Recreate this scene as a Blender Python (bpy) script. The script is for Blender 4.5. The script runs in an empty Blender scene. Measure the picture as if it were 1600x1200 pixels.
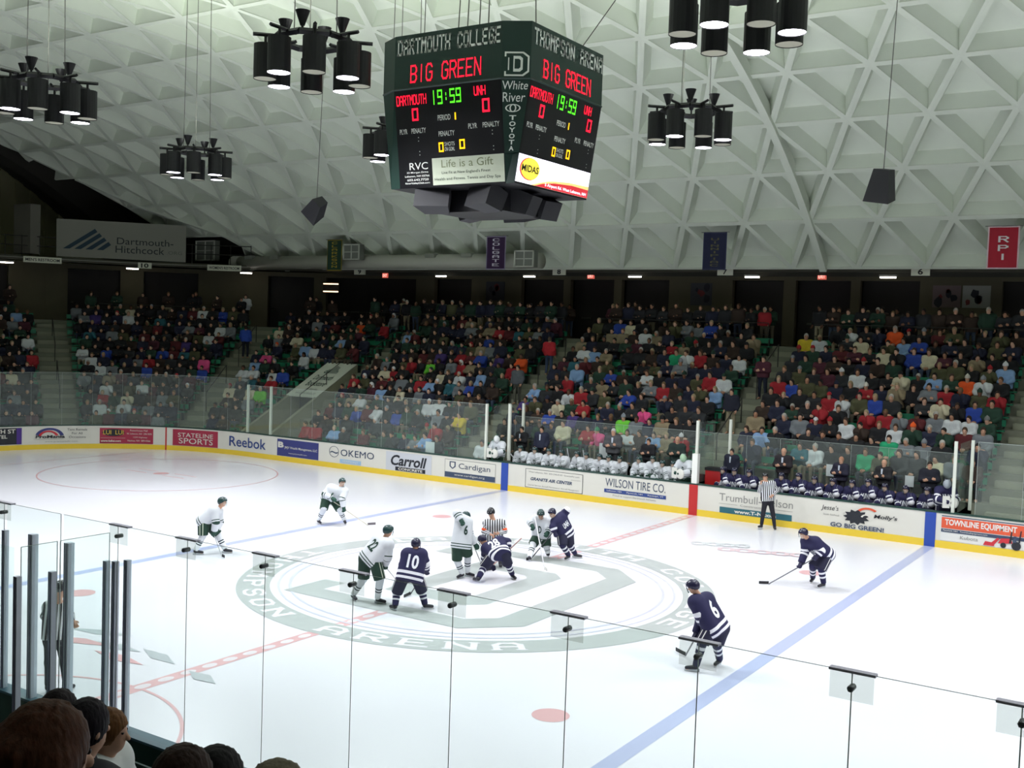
import bpy, math, random
import numpy as np
from mathutils import Vector, Matrix
random.seed(7)
SC = bpy.context.scene
ordn = 'first second third fourth fifth sixth seventh eighth ninth tenth'.split()
COL = SC.collection
# ---------------------------------------------------------------- camera
CAM = np.array([14.717, -21.474, 6.192]); YAW, PIT, ROL, FPX = -0.575, -0.0510, 0.0340, 1685.2
_f = np.array([math.sin(YAW)*math.cos(PIT), math.cos(YAW)*math.cos(PIT), math.sin(PIT)])
_r = np.array([math.cos(YAW), -math.sin(YAW), 0.0]); _u = np.cross(_r, _f)
CR = _r*math.cos(ROL)+_u*math.sin(ROL); CU = -_r*math.sin(ROL)+_u*math.cos(ROL); CF = _f
cd = bpy.data.cameras.new('camera'); cam = bpy.data.objects.new('camera', cd); COL.objects.link(cam)
cam.matrix_world = Matrix(((CR[0], CU[0], -CF[0], CAM[0]), (CR[1], CU[1], -CF[1], CAM[1]), (CR[2], CU[2], -CF[2], CAM[2]), (0, 0, 0, 1)))
cd.sensor_fit = 'HORIZONTAL'; cd.sensor_width = 36; cd.lens = FPX/1600*36; cd.clip_start = .1; cd.clip_end = 300
SC.camera = cam
# ---------------------------------------------------------------- world, exposure
w = bpy.data.worlds.new('world'); SC.world = w; w.use_nodes = True
w.node_tree.nodes['Background'].inputs[0].default_value = (.55, .62, .6, 1)
w.node_tree.nodes['Background'].inputs[1].default_value = .02
SC.cycles.transparent_max_bounces = 40
vs = SC.view_settings; vs.view_transform = 'Standard'; vs.look = 'None'; vs.exposure = 0.0; vs.gamma = 1.0; vs.use_curve_mapping = False
LAMP_W = 470.0        # each burning arena lamp
UP_W = 390.0          # added upward fill over each cluster to brighten the vault
CLUSTERS = [(7.66, -3.98, 11.2), (-1.27, -4.81, 11.15), (-10.06, -5.06, 11.1), (2.38, 6.07, 11.45), (-6.28, 4.36, 11.2), (-15.22, 4.1, 11.1),
            (16.6, -4.3, 11.3), (13.4, 6.0, 11.3), (-19.0, -5.0, 11.1), (20.2, 6.0, 11.3), (25.5, -4.3, 11.3)]

# ---------------------------------------------------------------- basic helpers
def lin(c):
    if isinstance(c, str): c = tuple(int(c[i:i+2], 16)/255 for i in (0, 2, 4))
    return tuple((x/12.92 if x <= .04045 else ((x+.055)/1.055)**2.4) for x in c[:3])
MATS = {}
def M(name, c='808080', rough=.6, metal=0., emit=0., noise=0., nscale=8., bump=0., spec=None):
    if name in MATS: return MATS[name]
    m = bpy.data.materials.new(name); m.use_nodes = True; nt = m.node_tree; b = nt.nodes['Principled BSDF']
    col = lin(c)
    b.inputs['Base Color'].default_value = (*col, 1); b.inputs['Roughness'].default_value = rough; b.inputs['Metallic'].default_value = metal
    if spec is not None: b.inputs['Specular IOR Level'].default_value = spec
    if emit: b.inputs['Emission Color'].default_value = (*col, 1); b.inputs['Emission Strength'].default_value = emit
    if noise or bump:
        tc = nt.nodes.new('ShaderNodeTexCoord'); n = nt.nodes.new('ShaderNodeTexNoise'); n.inputs['Scale'].default_value = nscale; n.inputs['Detail'].default_value = 4
        nt.links.new(tc.outputs['Object'], n.inputs['Vector'])
        if noise:
            mx = nt.nodes.new('ShaderNodeMix'); mx.data_type = 'RGBA'
            mx.inputs[6].default_value = (*[x*(1-noise) for x in col], 1); mx.inputs[7].default_value = (*[min(1, x*(1+noise)) for x in col], 1)
            nt.links.new(n.outputs['Fac'], mx.inputs[0]); nt.links.new(mx.outputs[2], b.inputs['Base Color'])
        if bump:
            bp = nt.nodes.new('ShaderNodeBump'); bp.inputs['Strength'].default_value = bump; bp.inputs['Distance'].default_value = .02
            nt.links.new(n.outputs['Fac'], bp.inputs['Height']); nt.links.new(bp.outputs['Normal'], b.inputs['Normal'])
    MATS[name] = m; return m
def Mobj(name='object_tinted_cloth', rough=.85):
    if name in MATS: return MATS[name]
    m = M(name, '808080', rough); nt = m.node_tree; b = nt.nodes['Principled BSDF']
    o = nt.nodes.new('ShaderNodeObjectInfo'); tc = nt.nodes.new('ShaderNodeTexCoord'); n = nt.nodes.new('ShaderNodeTexNoise'); n.inputs['Scale'].default_value = 9
    mp = nt.nodes.new('ShaderNodeMapRange'); mp.inputs[3].default_value = .75; mp.inputs[4].default_value = 1.25
    mx = nt.nodes.new('ShaderNodeVectorMath'); mx.operation = 'SCALE'
    nt.links.new(tc.outputs['Object'], n.inputs['Vector']); nt.links.new(n.outputs['Fac'], mp.inputs[0]); nt.links.new(o.outputs['Color'], mx.inputs[0]); nt.links.new(mp.outputs[0], mx.inputs['Scale'])
    nt.links.new(mx.outputs[0], b.inputs['Base Color']); return m
def Mattr(name, attr, stops, offset=0., scale=.5, rough=.8, mod=None):
    """colour bands read from a measured mesh attribute (metres along cloth)"""
    if name in MATS: return MATS[name]
    m = M(name, 'ffffff', rough); nt = m.node_tree; b = nt.nodes['Principled BSDF']
    a = nt.nodes.new('ShaderNodeAttribute'); a.attribute_name = attr
    ma = nt.nodes.new('ShaderNodeMath'); ma.operation = 'MULTIPLY_ADD'; ma.inputs[1].default_value = scale; ma.inputs[2].default_value = offset
    nt.links.new(a.outputs['Fac'], ma.inputs[0]); src = ma.outputs[0]
    if mod:
        fr = nt.nodes.new('ShaderNodeMath'); fr.operation = 'FRACT'; nt.links.new(src, fr.inputs[0]); src = fr.outputs[0]
    cr = nt.nodes.new('ShaderNodeValToRGB'); cr.color_ramp.interpolation = 'CONSTANT'; el = cr.color_ramp.elements
    el[0].position = 0; el[0].color = (*lin(stops[0][1]), 1); el[1].position = stops[1][0]; el[1].color = (*lin(stops[1][1]), 1)
    for p, c in stops[2:]:
        e = el.new(p); e.color = (*lin(c), 1)
    nt.links.new(src, cr.inputs[0]); nt.links.new(cr.outputs[0], b.inputs['Base Color']); return m
def Mvcol(name='crowd_cloth'):
    m = M(name, '808080', .85); nt = m.node_tree; a = nt.nodes.new('ShaderNodeAttribute'); a.attribute_name = 'Col'
    nt.links.new(a.outputs['Color'], nt.nodes['Principled BSDF'].inputs['Base Color']); return m
def glass(name, tint=(.86, .95, .9), haze=.05):
    m = bpy.data.materials.new(name); m.use_nodes = True; nt = m.node_tree; nt.nodes.clear()
    o = nt.nodes.new('ShaderNodeOutputMaterial'); t = nt.nodes.new('ShaderNodeBsdfTransparent'); t.inputs[0].default_value = (*tint, 1)
    g = nt.nodes.new('ShaderNodeBsdfGlossy'); g.inputs['Roughness'].default_value = .03; g.inputs[0].default_value = (.9, 1, .95, 1)
    d = nt.nodes.new('ShaderNodeBsdfDiffuse'); d.inputs[0].default_value = (.75, .85, .8, 1)
    lw = nt.nodes.new('ShaderNodeFresnel'); lw.inputs[0].default_value = 1.25
    m1 = nt.nodes.new('ShaderNodeMixShader'); m2 = nt.nodes.new('ShaderNodeMixShader'); m1.inputs[0].default_value = haze
    nt.links.new(t.outputs[0], m1.inputs[1]); nt.links.new(d.outputs[0], m1.inputs[2]); nt.links.new(lw.outputs[0], m2.inputs[0])
    nt.links.new(m1.outputs[0], m2.inputs[1]); nt.links.new(g.outputs[0], m2.inputs[2]); nt.links.new(m2.outputs[0], o.inputs[0])
    MATS[name] = m; return m

def tag(o, label=None, cat=None, group=None, kind=None):
    if label: o['label'] = label
    if cat: o['category'] = cat
    if group: o['group'] = group
    if kind: o['kind'] = kind
    return o
def empty(name, loc, rz=0., label=None, cat=None, group=None):
    o = bpy.data.objects.new(name, None); COL.objects.link(o); o.location = loc; o.rotation_euler = (0, 0, rz); o.empty_display_size = .1
    return tag(o, label, cat, group)
def copy_tree(o, parent=None):
    c = o.copy(); COL.objects.link(c)
    if parent: c.parent = parent
    for ch in o.children: copy_tree(ch, c)
    return c
class MB:
    def __init__(s): s.v = []; s.f = []; s.m = []; s.n = 0
    def add(s, vs, fs, mi=0):
        b = s.n; s.v.extend([tuple(map(float, p)) for p in vs]); s.n += len(vs)
        s.f.extend([tuple(i+b for i in f) for f in fs]); s.m.extend([mi]*len(fs)); return s
    def quad(s, a, b, c, d, mi=0): return s.add([a, b, c, d], [(0, 1, 2, 3)], mi)
    def hexa(s, p, mi=0):     # 8 points: bottom 4 then top 4
        return s.add(p, [(3, 2, 1, 0), (4, 5, 6, 7), (0, 1, 5, 4), (1, 2, 6, 5), (2, 3, 7, 6), (3, 0, 4, 7)], mi)
    def box(s, x0, x1, y0, y1, z0, z1, mi=0):
        return s.hexa([(x0, y0, z0), (x1, y0, z0), (x1, y1, z0), (x0, y1, z0), (x0, y0, z1), (x1, y0, z1), (x1, y1, z1), (x0, y1, z1)], mi)
    def tube(s, a, b, r, r2=None, n=8, mi=0):
        a = np.array(a, float); b = np.array(b, float); r2 = r if r2 is None else r2
        d = b-a; d /= np.linalg.norm(d)+1e-9; h = np.array([0, 0, 1.]) if abs(d[2]) < .9 else np.array([1., 0, 0])
        x = np.cross(d, h); x /= np.linalg.norm(x); y = np.cross(d, x)
        vs = [a+r*(x*math.cos(t)+y*math.sin(t)) for t in np.arange(n)*2*math.pi/n]+[b+r2*(x*math.cos(t)+y*math.sin(t)) for t in np.arange(n)*2*math.pi/n]
        fs = [(i, i+n, (i+1) % n+n, (i+1) % n) for i in range(n)]+[tuple(range(n)), tuple(range(2*n-1, n-1, -1))]
        return s.add(vs, fs, mi)
    def path(s, pts, r, n=8, mi=0):
        for a, b in zip(pts[:-1], pts[1:]): s.tube(a, b, r, n=n, mi=mi)
        return s
    def ball(s, c, r, mi=0, n=8):
        c = np.array(c, float); r = np.array([r]*3 if np.isscalar(r) else r, float); vs = [c+r*(0, 0, 1), c-r*(0, 0, 1)]; fs = []; k = n//2
        for i in range(1, k):
            for j in range(n):
                t = math.pi*i/k; p = 2*math.pi*j/n; vs.append(c+r*np.array([math.sin(t)*math.cos(p), math.sin(t)*math.sin(p), math.cos(t)]))
        I = lambda i, j: 2+(i-1)*n+j % n
        for j in range(n): fs.append((0, I(1, j), I(1, j+1))); fs.append((1, I(k-1, j+1), I(k-1, j)))
        for i in range(1, k-1):
            for j in range(n): fs.append((I(i, j), I(i+1, j), I(i+1, j+1), I(i, j+1)))
        return s.add(vs, fs, mi)
    def mesh(s, name, mats, smooth=False):
        me = bpy.data.meshes.new(name); me.from_pydata(s.v, [], s.f)
        for m in (mats if isinstance(mats, (list, tuple)) else [mats]): me.materials.append(m)
        me.polygons.foreach_set('material_index', s.m)
        if smooth: me.polygons.foreach_set('use_smooth', [True]*len(s.f))
        me.update(); return me
    def build(s, name, mats, parent=None, smooth=False, loc=None, **k):
        o = bpy.data.objects.new(name, s.mesh(name, mats, smooth)); COL.objects.link(o)
        if parent: o.parent = parent
        if loc is not None: o.location = loc
        return tag(o, **k) if k else o
# ---- lettering
_tc = {}
def tmesh(st, bold=0.):
    k = (st, bold)
    if k in _tc: return _tc[k]
    cu = bpy.data.curves.new('t', 'FONT'); cu.body = st; cu.offset = bold; cu.resolution_u = 3
    ob = bpy.data.objects.new('t', cu); COL.objects.link(ob); bpy.context.view_layer.update()
    me = bpy.data.meshes.new_from_object(ob.evaluated_get(bpy.context.evaluated_depsgraph_get()))
    v = np.array([x.co[:] for x in me.vertices]).reshape(-1, 3)[:, :2]; f = [tuple(p.vertices) for p in me.polygons]
    bpy.data.objects.remove(ob); bpy.data.curves.remove(cu); bpy.data.meshes.remove(me)
    if len(v): lo = v.min(0); v = (v-lo)/np.maximum(v.max(0)-lo, 1e-6)
    _tc[k] = (v, f); return _tc[k]
def text(mb, st, x0, x1, y0, y1, fn, mi=0, bold=0., shear=0., slope=0.):
    v, f = tmesh(st, bold)
    if not len(v): return
    mb.add([fn(x0+(x1-x0)*a+shear*(y1-y0)*b, y0+(y1-y0)*b+slope*a) for a, b in v], f, mi)
G = {'A': ['0,0 0,4.5 1,6 3,6 4,4.5 4,0', '0,2.6 4,2.6'], 'B': ['0,0 0,6 3,6 4,5 4,4 3,3 0,3', '3,3 4,2 4,1 3,0 0,0'], 'C': ['4,5 3,6 1,6 0,5 0,1 1,0 3,0 4,1'],
     'D': ['0,0 0,6 3,6 4,5 4,1 3,0 0,0'], 'E': ['4,6 0,6 0,0 4,0', '0,3 3,3'], 'G': ['4,5 3,6 1,6 0,5 0,1 1,0 3,0 4,1 4,3 2.4,3'], 'H': ['0,0 0,6', '4,0 4,6', '0,3 4,3'],
     'I': ['2,0 2,6'], 'K': ['0,0 0,6', '4,6 0,3 4,0'], 'L': ['0,6 0,0 4,0'], 'M': ['0,0 0,6 2,3 4,6 4,0'], 'N': ['0,0 0,6 4,0 4,6'], 'O': ['1,0 0,1 0,5 1,6 3,6 4,5 4,1 3,0 1,0'],
     'P': ['0,0 0,6 3,6 4,5 4,4 3,3 0,3'], 'R': ['0,0 0,6 3,6 4,5 4,4 3,3 0,3', '2,3 4,0'], 'S': ['4,5 3,6 1,6 0,5 0,4 1,3 3,3 4,2 4,1 3,0 1,0 0,1'], 'T': ['2,0 2,6', '0,6 4,6'],
     'U': ['0,6 0,1 1,0 3,0 4,1 4,6'], 'W': ['0,6 0,0 2,3 4,0 4,6'], 'Y': ['0,6 2,3 4,6', '2,3 2,0'], '0': ['0,0 0,6 4,6 4,0 0,0'], '1': ['2,0 2,6'], '5': ['4,6 0,6 0,3 4,3 4,0 0,0'],
     '9': ['0,0 4,0 4,6 0,6 0,3 4,3'], ':': ['2,1.6 2,2.2', '2,3.8 2,4.4'], '6': ['4,6 0,6 0,0 4,0 4,3 0,3'], '7': ['0,6 4,6 2,0'], '8': ['0,0 0,6 4,6 4,0 0,0', '0,3 4,3'], '2': ['0,6 4,6 4,3 0,3 0,0 4,0'], ' ': []}
SER = {'A': [(0, 0), (4, 0)], 'H': [(0, 0), (4, 0), (0, 6), (4, 6)], 'M': [(0, 0), (4, 0), (0, 6), (4, 6)], 'N': [(0, 0), (0, 6), (4, 6)], 'R': [(0, 0), (4, 0), (0, 6)], 'P': [(0, 0), (0, 6)], 'T': [(2, 0)],
       'D': [(0, 0), (0, 6)], 'E': [(0, 0), (0, 6)], 'L': [(0, 0), (0, 6)], 'U': [(0, 6), (4, 6)], 'I': [(2, 0), (2, 6)], 'Y': [(2, 0)]}
def block(mb, st, x0, x1, y0, y1, fn0, mi=0, th=.9, gap=1.6, serif=False, lift=0.):
    cnt = [0]
    def fn(x, y): p = fn0(x, y); return (p[0], p[1], p[2]+lift*(cnt[0]//4)) if not cnt.__setitem__(0, cnt[0]+1) else p
    n = len(st); cw = 4+gap; W = n*cw-gap; sx = (x1-x0)/(W+th); sy = (y1-y0)/(6+th)
    P = lambda x, y: fn(x0+(x+th/2)*sx, y0+(y+th/2)*sy)
    for i, ch in enumerate(st):
        o = i*cw
        for pl in G.get(ch, []):
            pts = [tuple(map(float, q.split(','))) for q in pl.split(' ')]
            for (ax, ay), (bx, by) in zip(pts[:-1], pts[1:]):
                L = math.hypot(bx-ax, by-ay); dx, dy = (bx-ax)/L*th/2, (by-ay)/L*th/2
                mb.quad(P(o+ax-dx+dy, ay-dy-dx), P(o+bx+dx+dy, by+dy-dx), P(o+bx+dx-dy, by+dy+dx), P(o+ax-dx-dy, ay-dy+dx), mi)
        if serif:
            for x, y in SER.get(ch, []): mb.quad(P(o+x-.95, y-th/2), P(o+x+.95, y-th/2), P(o+x+.95, y+th*.25), P(o+x-.95, y+th*.25), mi) if y == 0 else mb.quad(P(o+x-.95, y-th*.25), P(o+x+.95, y-th*.25), P(o+x+.95, y+th/2), P(o+x-.95, y+th/2), mi)
def poly(mb, pts, fn, mi=0):
    mb.add([fn(x, y) for x, y in pts], [tuple(range(len(pts)))], mi)
def rect(mb, x0, x1, y0, y1, fn, mi=0, n=1):
    for i in range(n):
        a = x0+(x1-x0)*i/n; b = x0+(x1-x0)*(i+1)/n
        mb.quad(fn(a, y0), fn(b, y0), fn(b, y1), fn(a, y1), mi)

# ---------------------------------------------------------------- rink path
HY, RC = 12.95, 8.53; CX, CY = -21.95, HY-8.53
def BP(s, d=0., z=0.):
    """point on (or d outside) the far boards; s runs left from the red line, round the corner"""
    if s <= 21.95: return np.array([-s, HY+d, z])
    a = (s-21.95)/RC
    if a <= math.pi/2: return np.array([CX-(RC+d)*math.sin(a), CY+(RC+d)*math.cos(a), z])
    return np.array([CX-RC-d, CY-(s-21.95-RC*math.pi/2), z])
def BA(s): return 0. if s <= 21.95 else min(math.pi/2, (s-21.95)/RC)
def BK(s, d): return 1. if s <= 21.95 or s > 35.34 else (RC+d)/RC
SMAX = 40.0
def srange(a, b, st=1.2):
    """samples of s, fine in the corner"""
    out = [a]
    while out[-1] < b-1e-6:
        s = out[-1]; out.append(min(b, s+(st if s < 21.9 or s > 35.4 else .45)))
        if s < 21.95 < out[-1]: out[-1] = 21.95
    return out
def strip(mb, a, b, d0, z0, d1, z1, mi=0, st=1.2):
    ss = srange(a, b, st)
    for p, q in zip(ss[:-1], ss[1:]): mb.quad(BP(p, d0, z0), BP(p, d1, z1), BP(q, d1, z1), BP(q, d0, z0), mi)
def prism(mb, a, b, d0, d1, z0, z1, mi=0, st=1.2):
    ss = srange(a, b, st)
    for p, q in zip(ss[:-1], ss[1:]): mb.hexa([BP(p, d0, z0), BP(p, d1, z0), BP(q, d1, z0), BP(q, d0, z0), BP(p, d0, z1), BP(p, d1, z1), BP(q, d1, z1), BP(q, d0, z1)][::1], mi)
def ray(u, v):
    d = CF+CR*(u-800)/FPX+CU*(600-v)/FPX; return d
def at_depth(u, v, D): return CAM+D*ray(u, v)
def at_z(u, v, z): d = ray(u, v); return CAM+d*((z-CAM[2])/d[2])

# ================================================================ LARGE STRUCTURE
m_ice = M('ice', 'e9e9f0', .22, noise=.035, nscale=.35, spec=.35)
m_blue = M('ice_blue_paint', 'b3bbdb', .3); m_red = M('ice_red_paint', 'dcb0b3', .3); m_red2 = M('ice_pale_paint', 'e3dce1', .3)
m_gray = M('ice_grey_paint', 'b3b9b8', .3, noise=.06, nscale=1.5); m_icew = M('ice_white_paint', 'ecebf2', .25)
ice = MB(); ring = []
for a in range(0, 91, 6): ring.append((CX-RC*math.sin(math.radians(a)), CY+RC*math.cos(math.radians(a))))
ring = ring+[(x, -y) for x, y in reversed(ring)]
full = ring+[(-x, y) for x, y in reversed(ring)]
ice.add([(x, y, 0) for x, y in full], [tuple(range(len(full)))]).build('floor', m_ice, kind='structure', label='white ice sheet of the rink')
floor = bpy.data.objects['floor']
def ice_part(name, mb, mats, label=None):
    o = mb.build(name, mats, floor)
    if label: o['label'] = label
    return o
Z = .003; BX = 7.78
for x in (-BX, BX):
    mb = MB(); mb.quad((x-.15, -HY, Z), (x+.15, -HY, Z), (x+.15, HY, Z), (x-.15, HY, Z)); ice_part('blue_line', mb, m_blue)
mb = MB(); mb.quad((-.15, -HY, Z), (.15, -HY, Z), (.15, HY, Z), (-.15, HY, Z), 0)
for i in range(54):
    y = -HY+.25+i*.48
    mb.add([(.095*math.cos(t), y+.16*math.sin(t), Z+.0015) for t in np.arange(12)*math.pi/6], [tuple(range(12))], 1)
ice_part('red_line', mb, [m_red, m_red2], 'pale red centre line with white ovals')
def annulus(mb, cx, cy, r0, r1, z, a0=0, a1=360, mi=0, st=3):
    n = max(4, int((a1-a0)/st)); A = [math.radians(a0+(a1-a0)*i/n) for i in range(n+1)]
    for p, q in zip(A[:-1], A[1:]):
        mb.quad((cx+r0*math.cos(p), cy+r0*math.sin(p), z), (cx+r1*math.cos(p), cy+r1*math.sin(p), z), (cx+r1*math.cos(q), cy+r1*math.sin(q), z), (cx+r0*math.cos(q), cy+r0*math.sin(q), z), mi)
mb = MB(); annulus(mb, 0, -HY, 3.0, 3.06, Z+.001, 0, 180); ice_part('crease_arc', mb, m_red)
for x, y in ((-6.1, 6.7), (6.1, -6.7), (-6.1, -6.7), (6.1, 6.7)):
    mb = MB(); annulus(mb, x, y, 0, .31, Z, mi=0, st=12); ice_part('faceoff_dot', mb, m_red)
for sy in (6.7, -6.7):
    ex = -19.97; mb = MB(); annulus(mb, ex, sy, 4.49, 4.55, Z); annulus(mb, ex, sy, 0, .31, Z)
    for a in (-1, 1):
        for b in (-1, 1):
            mb.box(ex+a*.5-.03 if a > 0 else ex-1.7, ex+1.7 if a > 0 else ex-.5, sy+b*.3-.03, sy+b*.3+.03, 0, Z)
    ice_part('faceoff_circle', mb, m_red)
mb = MB(); mb.quad((-26.1, -11.3, Z), (-26.04, -11.3, Z), (-26.04, 11.3, Z), (-26.1, 11.3, Z)); ice_part('goal_line', mb, m_red)
# centre logo
mb = MB(); Z2 = Z+.002
annulus(mb, 0, 0, 4.95, 5.72, Z2); annulus(mb, 0, 0, 4.45, 4.52, Z2, mi=1); annulus(mb, 0, 0, 4.72, 4.78, Z2, mi=1)
O = [(-2.95, -3.6), (2.0, -3.6), (3.0, -2.6), (3.0, 2.6), (2.0, 3.6), (-2.95, 3.6), (-2.95, 2.2), (-2.3, 2.2), (-2.3, -2.2), (-2.95, -2.2)]
I1 = [(-2.3, -2.95), (1.7, -2.95), (2.25, -2.4), (2.25, 2.4), (1.7, 2.95), (-2.3, 2.95)]
I2 = [(-1.25, -2.05), (1.0, -2.05), (1.4, -1.65), (1.4, 1.65), (1.0, 2.05), (-1.25, 2.05)]
I3 = [(-.5, -1.35), (.5, -1.35), (.72, -1.1), (.72, 1.1), (.5, 1.35), (-.5, 1.35)]
for k, (P_, mi) in enumerate(((O, 0), (I1, 2), (I2, 0), (I3, 2))): poly(mb, P_, lambda x, y, k=k: (x, y, Z2+.0015*(k+1)), mi)
def arc_text(mb, st, a_mid, r, h, cw, up_in, mi):
    n = len(st)
    for i, ch in enumerate(st):
        off = (i-(n-1)/2)*cw/r
        a = a_mid+off if up_in else a_mid-off
        ca, sa = math.cos(a), math.sin(a); rx, ry = (-sa, ca) if up_in else (sa, -ca); ux, uy = (-ca, -sa) if up_in else (ca, sa)
        block(mb, ch, -cw*.34, cw*.34, -h/2, h/2, lambda x, y: (ca*r+rx*x+ux*y, sa*r+ry*x+uy*y, Z2+.002), mi, th=1.1, serif=True, lift=.0003)
arc_text(mb, 'THOMPSON ARENA', math.radians(247), 5.33, .5, .92, True, 2)
arc_text(mb, 'DARTMOUTH COLLEGE', math.radians(72), 5.33, .5, .88, False, 2)
annulus(mb, 0, 0, 0, .2, Z2+.009, mi=1, st=15)
ice_part('centre_logo', mb, [m_gray, M('ice_pale_blue', 'cfd0e2', .3), m_icew], 'grey letter D inside a lettered ring')
# neutral zone side logos: smudged painted wordmarks
mb = MB()
for k, (t0, t1, wd) in enumerate((((1080, 851), (1172, 857), 'OOOO'), ((1120, 860), (1262, 872), 'OOOOO'))):
    a_, b_ = [CAM+ (CF+CR*(u-800)/FPX+CU*(600-v)/FPX)*(-CAM[2]/(CF+CR*(u-800)/FPX+CU*(600-v)/FPX)[2]) for u, v in (t0, t1)]
    L_ = float(np.linalg.norm((b_-a_)[:2])); dx, dy = (b_-a_)[:2]/L_
    block(mb, wd, 0, L_, 0, .5, lambda x, y: (a_[0]+dx*x-dy*y, a_[1]+dy*x+dx*y, Z2), k, th=1.4, lift=.0003)
ice_part('painted_logo', mb, [M('ice_faint_grey', 'd0d5d8', .3), M('ice_pink_paint', 'dcc4ca', .3)])
mb = MB()
for k, (cx_, cy_, l, a) in enumerate(((-3.2, -8.3, 1.5, .3), (-2.2, -8.7, 1.3, .1), (-1.1, -8.6, 1.2, -.2), (-3.0, -8.9, 1.6, .2), (-1.6, -9.1, 1.4, .0), (.4, -8.9, .9, -.2))):
    c, s_ = math.cos(a), math.sin(a); poly(mb, [(-l/2, 0), (0, -.16), (l/2, 0), (0, .16)], lambda x, y: (cx_+c*x-s_*y, cy_+s_*x+c*y, Z2+.0006*k), 1 if k in (3, 4) else 0)
ice_part('painted_logo', mb, [M('ice_dark_grey', 'b4bcc0', .3), m_red])

# terraces
D0, RUN, RISE, ZR0, NR = 1.9, .78, .42, 1.20, 11
DC = D0+RUN*NR; ZC = ZR0+RISE*NR           # concourse edge 10.48, 5.82
def row_d(i): return D0+RUN*i
def row_z(i): return ZR0+RISE*i
m_conc = M('concrete', '77796a', .9, noise=.15, nscale=2.5, bump=.15); m_conc_l = M('concrete_stair', '8d8f7c', .9, noise=.12, nscale=3)
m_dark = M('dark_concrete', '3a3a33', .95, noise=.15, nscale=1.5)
VS0, VS1, VD = 21.2, 23.15, 6.7             # the entrance tunnel through the terraces
mb = MB()
def TP(x, d, z): return np.array([-x, HY+d, z])
def vs1(d): return CX*-1+RC*math.atan((VS1+CX)/(RC+d))
def cuts(i):
    """stretches of s that row i covers"""
    lo = 8.75 if i < 0 else -24.0
    if row_d(i) < VD-.1: return [(lo, VS0), (vs1(row_d(i)+.4), SMAX)] + ([(-24., -8.6)] if i < 0 else [])
    return [(lo, SMAX)]
for i in range(-2, NR):
    for a, b in cuts(i):
        d = row_d(i) if i > -2 else .12
        strip(mb, a, b, row_d(i) if i > -2 else .12, row_z(i), row_d(i+1), row_z(i), 0)
        strip(mb, a, b, row_d(i), row_z(i-1) if i > -2 else 0, row_d(i), row_z(i), 0)
strip(mb, -8.6, 8.75, D0, 0, D0, ZR0, 0); strip(mb, -8.6, 8.75, .12, .36, 1.2, .36, 0); strip(mb, -8.6, 8.75, 1.2, .36, 1.2, .7, 0); strip(mb, -8.6, 8.75, 1.2, .7, D0, .7, 0)
strip(mb, -24, SMAX, DC, ZC-RISE, DC, ZC); strip(mb, -24, SMAX, DC, ZC, 13.4, ZC)
for s0 in (8.75, -8.6):    # side cheeks of the bench bay
    mb.quad(BP(s0, .12, 0), BP(s0, D0, 0), BP(s0, D0, ZR0-RISE), BP(s0, .12, row_z(-2)))
mb.build('floor', m_conc, kind='structure', label='grey stepped concrete terrace around the rink')
# tunnel walls
mb = MB()
for s0, s1 in ((VS0-.02, VS0+.16), (VS1-.16, VS1+.02)):
    ss = [.3, VD]
    zt = lambda d: row_z(0)+(d-D0)*RISE/RUN+.36
    a, b = ss; mb.hexa([TP(s0, a, 0), TP(s0, b, 0), TP(s1, b, 0), TP(s1, a, 0), TP(s0, a, zt(a)), TP(s0, b, zt(b)), TP(s1, b, zt(b)), TP(s1, a, zt(a))], 0)
mb.build('wall_tunnel', M('tunnel_concrete', '8a8b74', .9, noise=.12, nscale=3), kind='structure', label='sloping concrete walls of the entrance tunnel')
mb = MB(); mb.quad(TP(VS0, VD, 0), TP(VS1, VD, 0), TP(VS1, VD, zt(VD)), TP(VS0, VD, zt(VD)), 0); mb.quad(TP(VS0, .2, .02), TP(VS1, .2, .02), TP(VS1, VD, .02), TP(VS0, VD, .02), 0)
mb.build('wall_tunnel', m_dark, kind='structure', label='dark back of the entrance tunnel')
# concourse wall with dark door bays
WD = 13.35; ZT = 9.05; m_wall = M('brown_wall', '55513f', .9, noise=.12, nscale=1.2); m_door = M('dark_door', '15110f', .7)
bays = [(-10.0, -7.38), (-4.16, -1.67), (-1.26, 1.2), (1.76, 4.2), (7.42, 9.97), (10.4, 12.89), (13.3, 15.86), (19.06, 21.57), (22.3, 24.6)]
bays_c = [(24.9, 26.0), (27.6, 28.8), (29.3, 30.4), (31.6, 33.0), (33.6, 34.6)]
mb = MB(); edges = [-24.0]
allb = bays+bays_c
for a, b in allb: edges += [a, b]
edges.append(SMAX)
ZD = 8.8
for k in range(0, len(edges), 2): prism(mb, edges[k], edges[k+1], WD, WD+.3, ZC, ZD, 0)
prism(mb, -24, SMAX, WD, WD+.3, ZD, ZT, 0)
mb.build('wall_far', m_wall, kind='structure', label='brown concourse wall behind the top row')
for k, (a, b) in enumerate(allb):
    mb = MB(); prism(mb, a, b, WD+.45, WD+.5, ZC, ZD, 0, 9); mid = (a+b)/2
    o = mb.build('door_%d' % (k+1), m_door, kind='structure')
    h = MB()
    for c in (-.55, .55): p = BP(mid+c*.9, WD+.4, ZC+1.05); h.box(p[0]-.28, p[0]+.28, p[1]-.03, p[1]+.03, p[2]-.04, p[2]+.04)
    h.build('push_bar', M('door_bar', '4a4a46', .4, .6), o)
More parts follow.
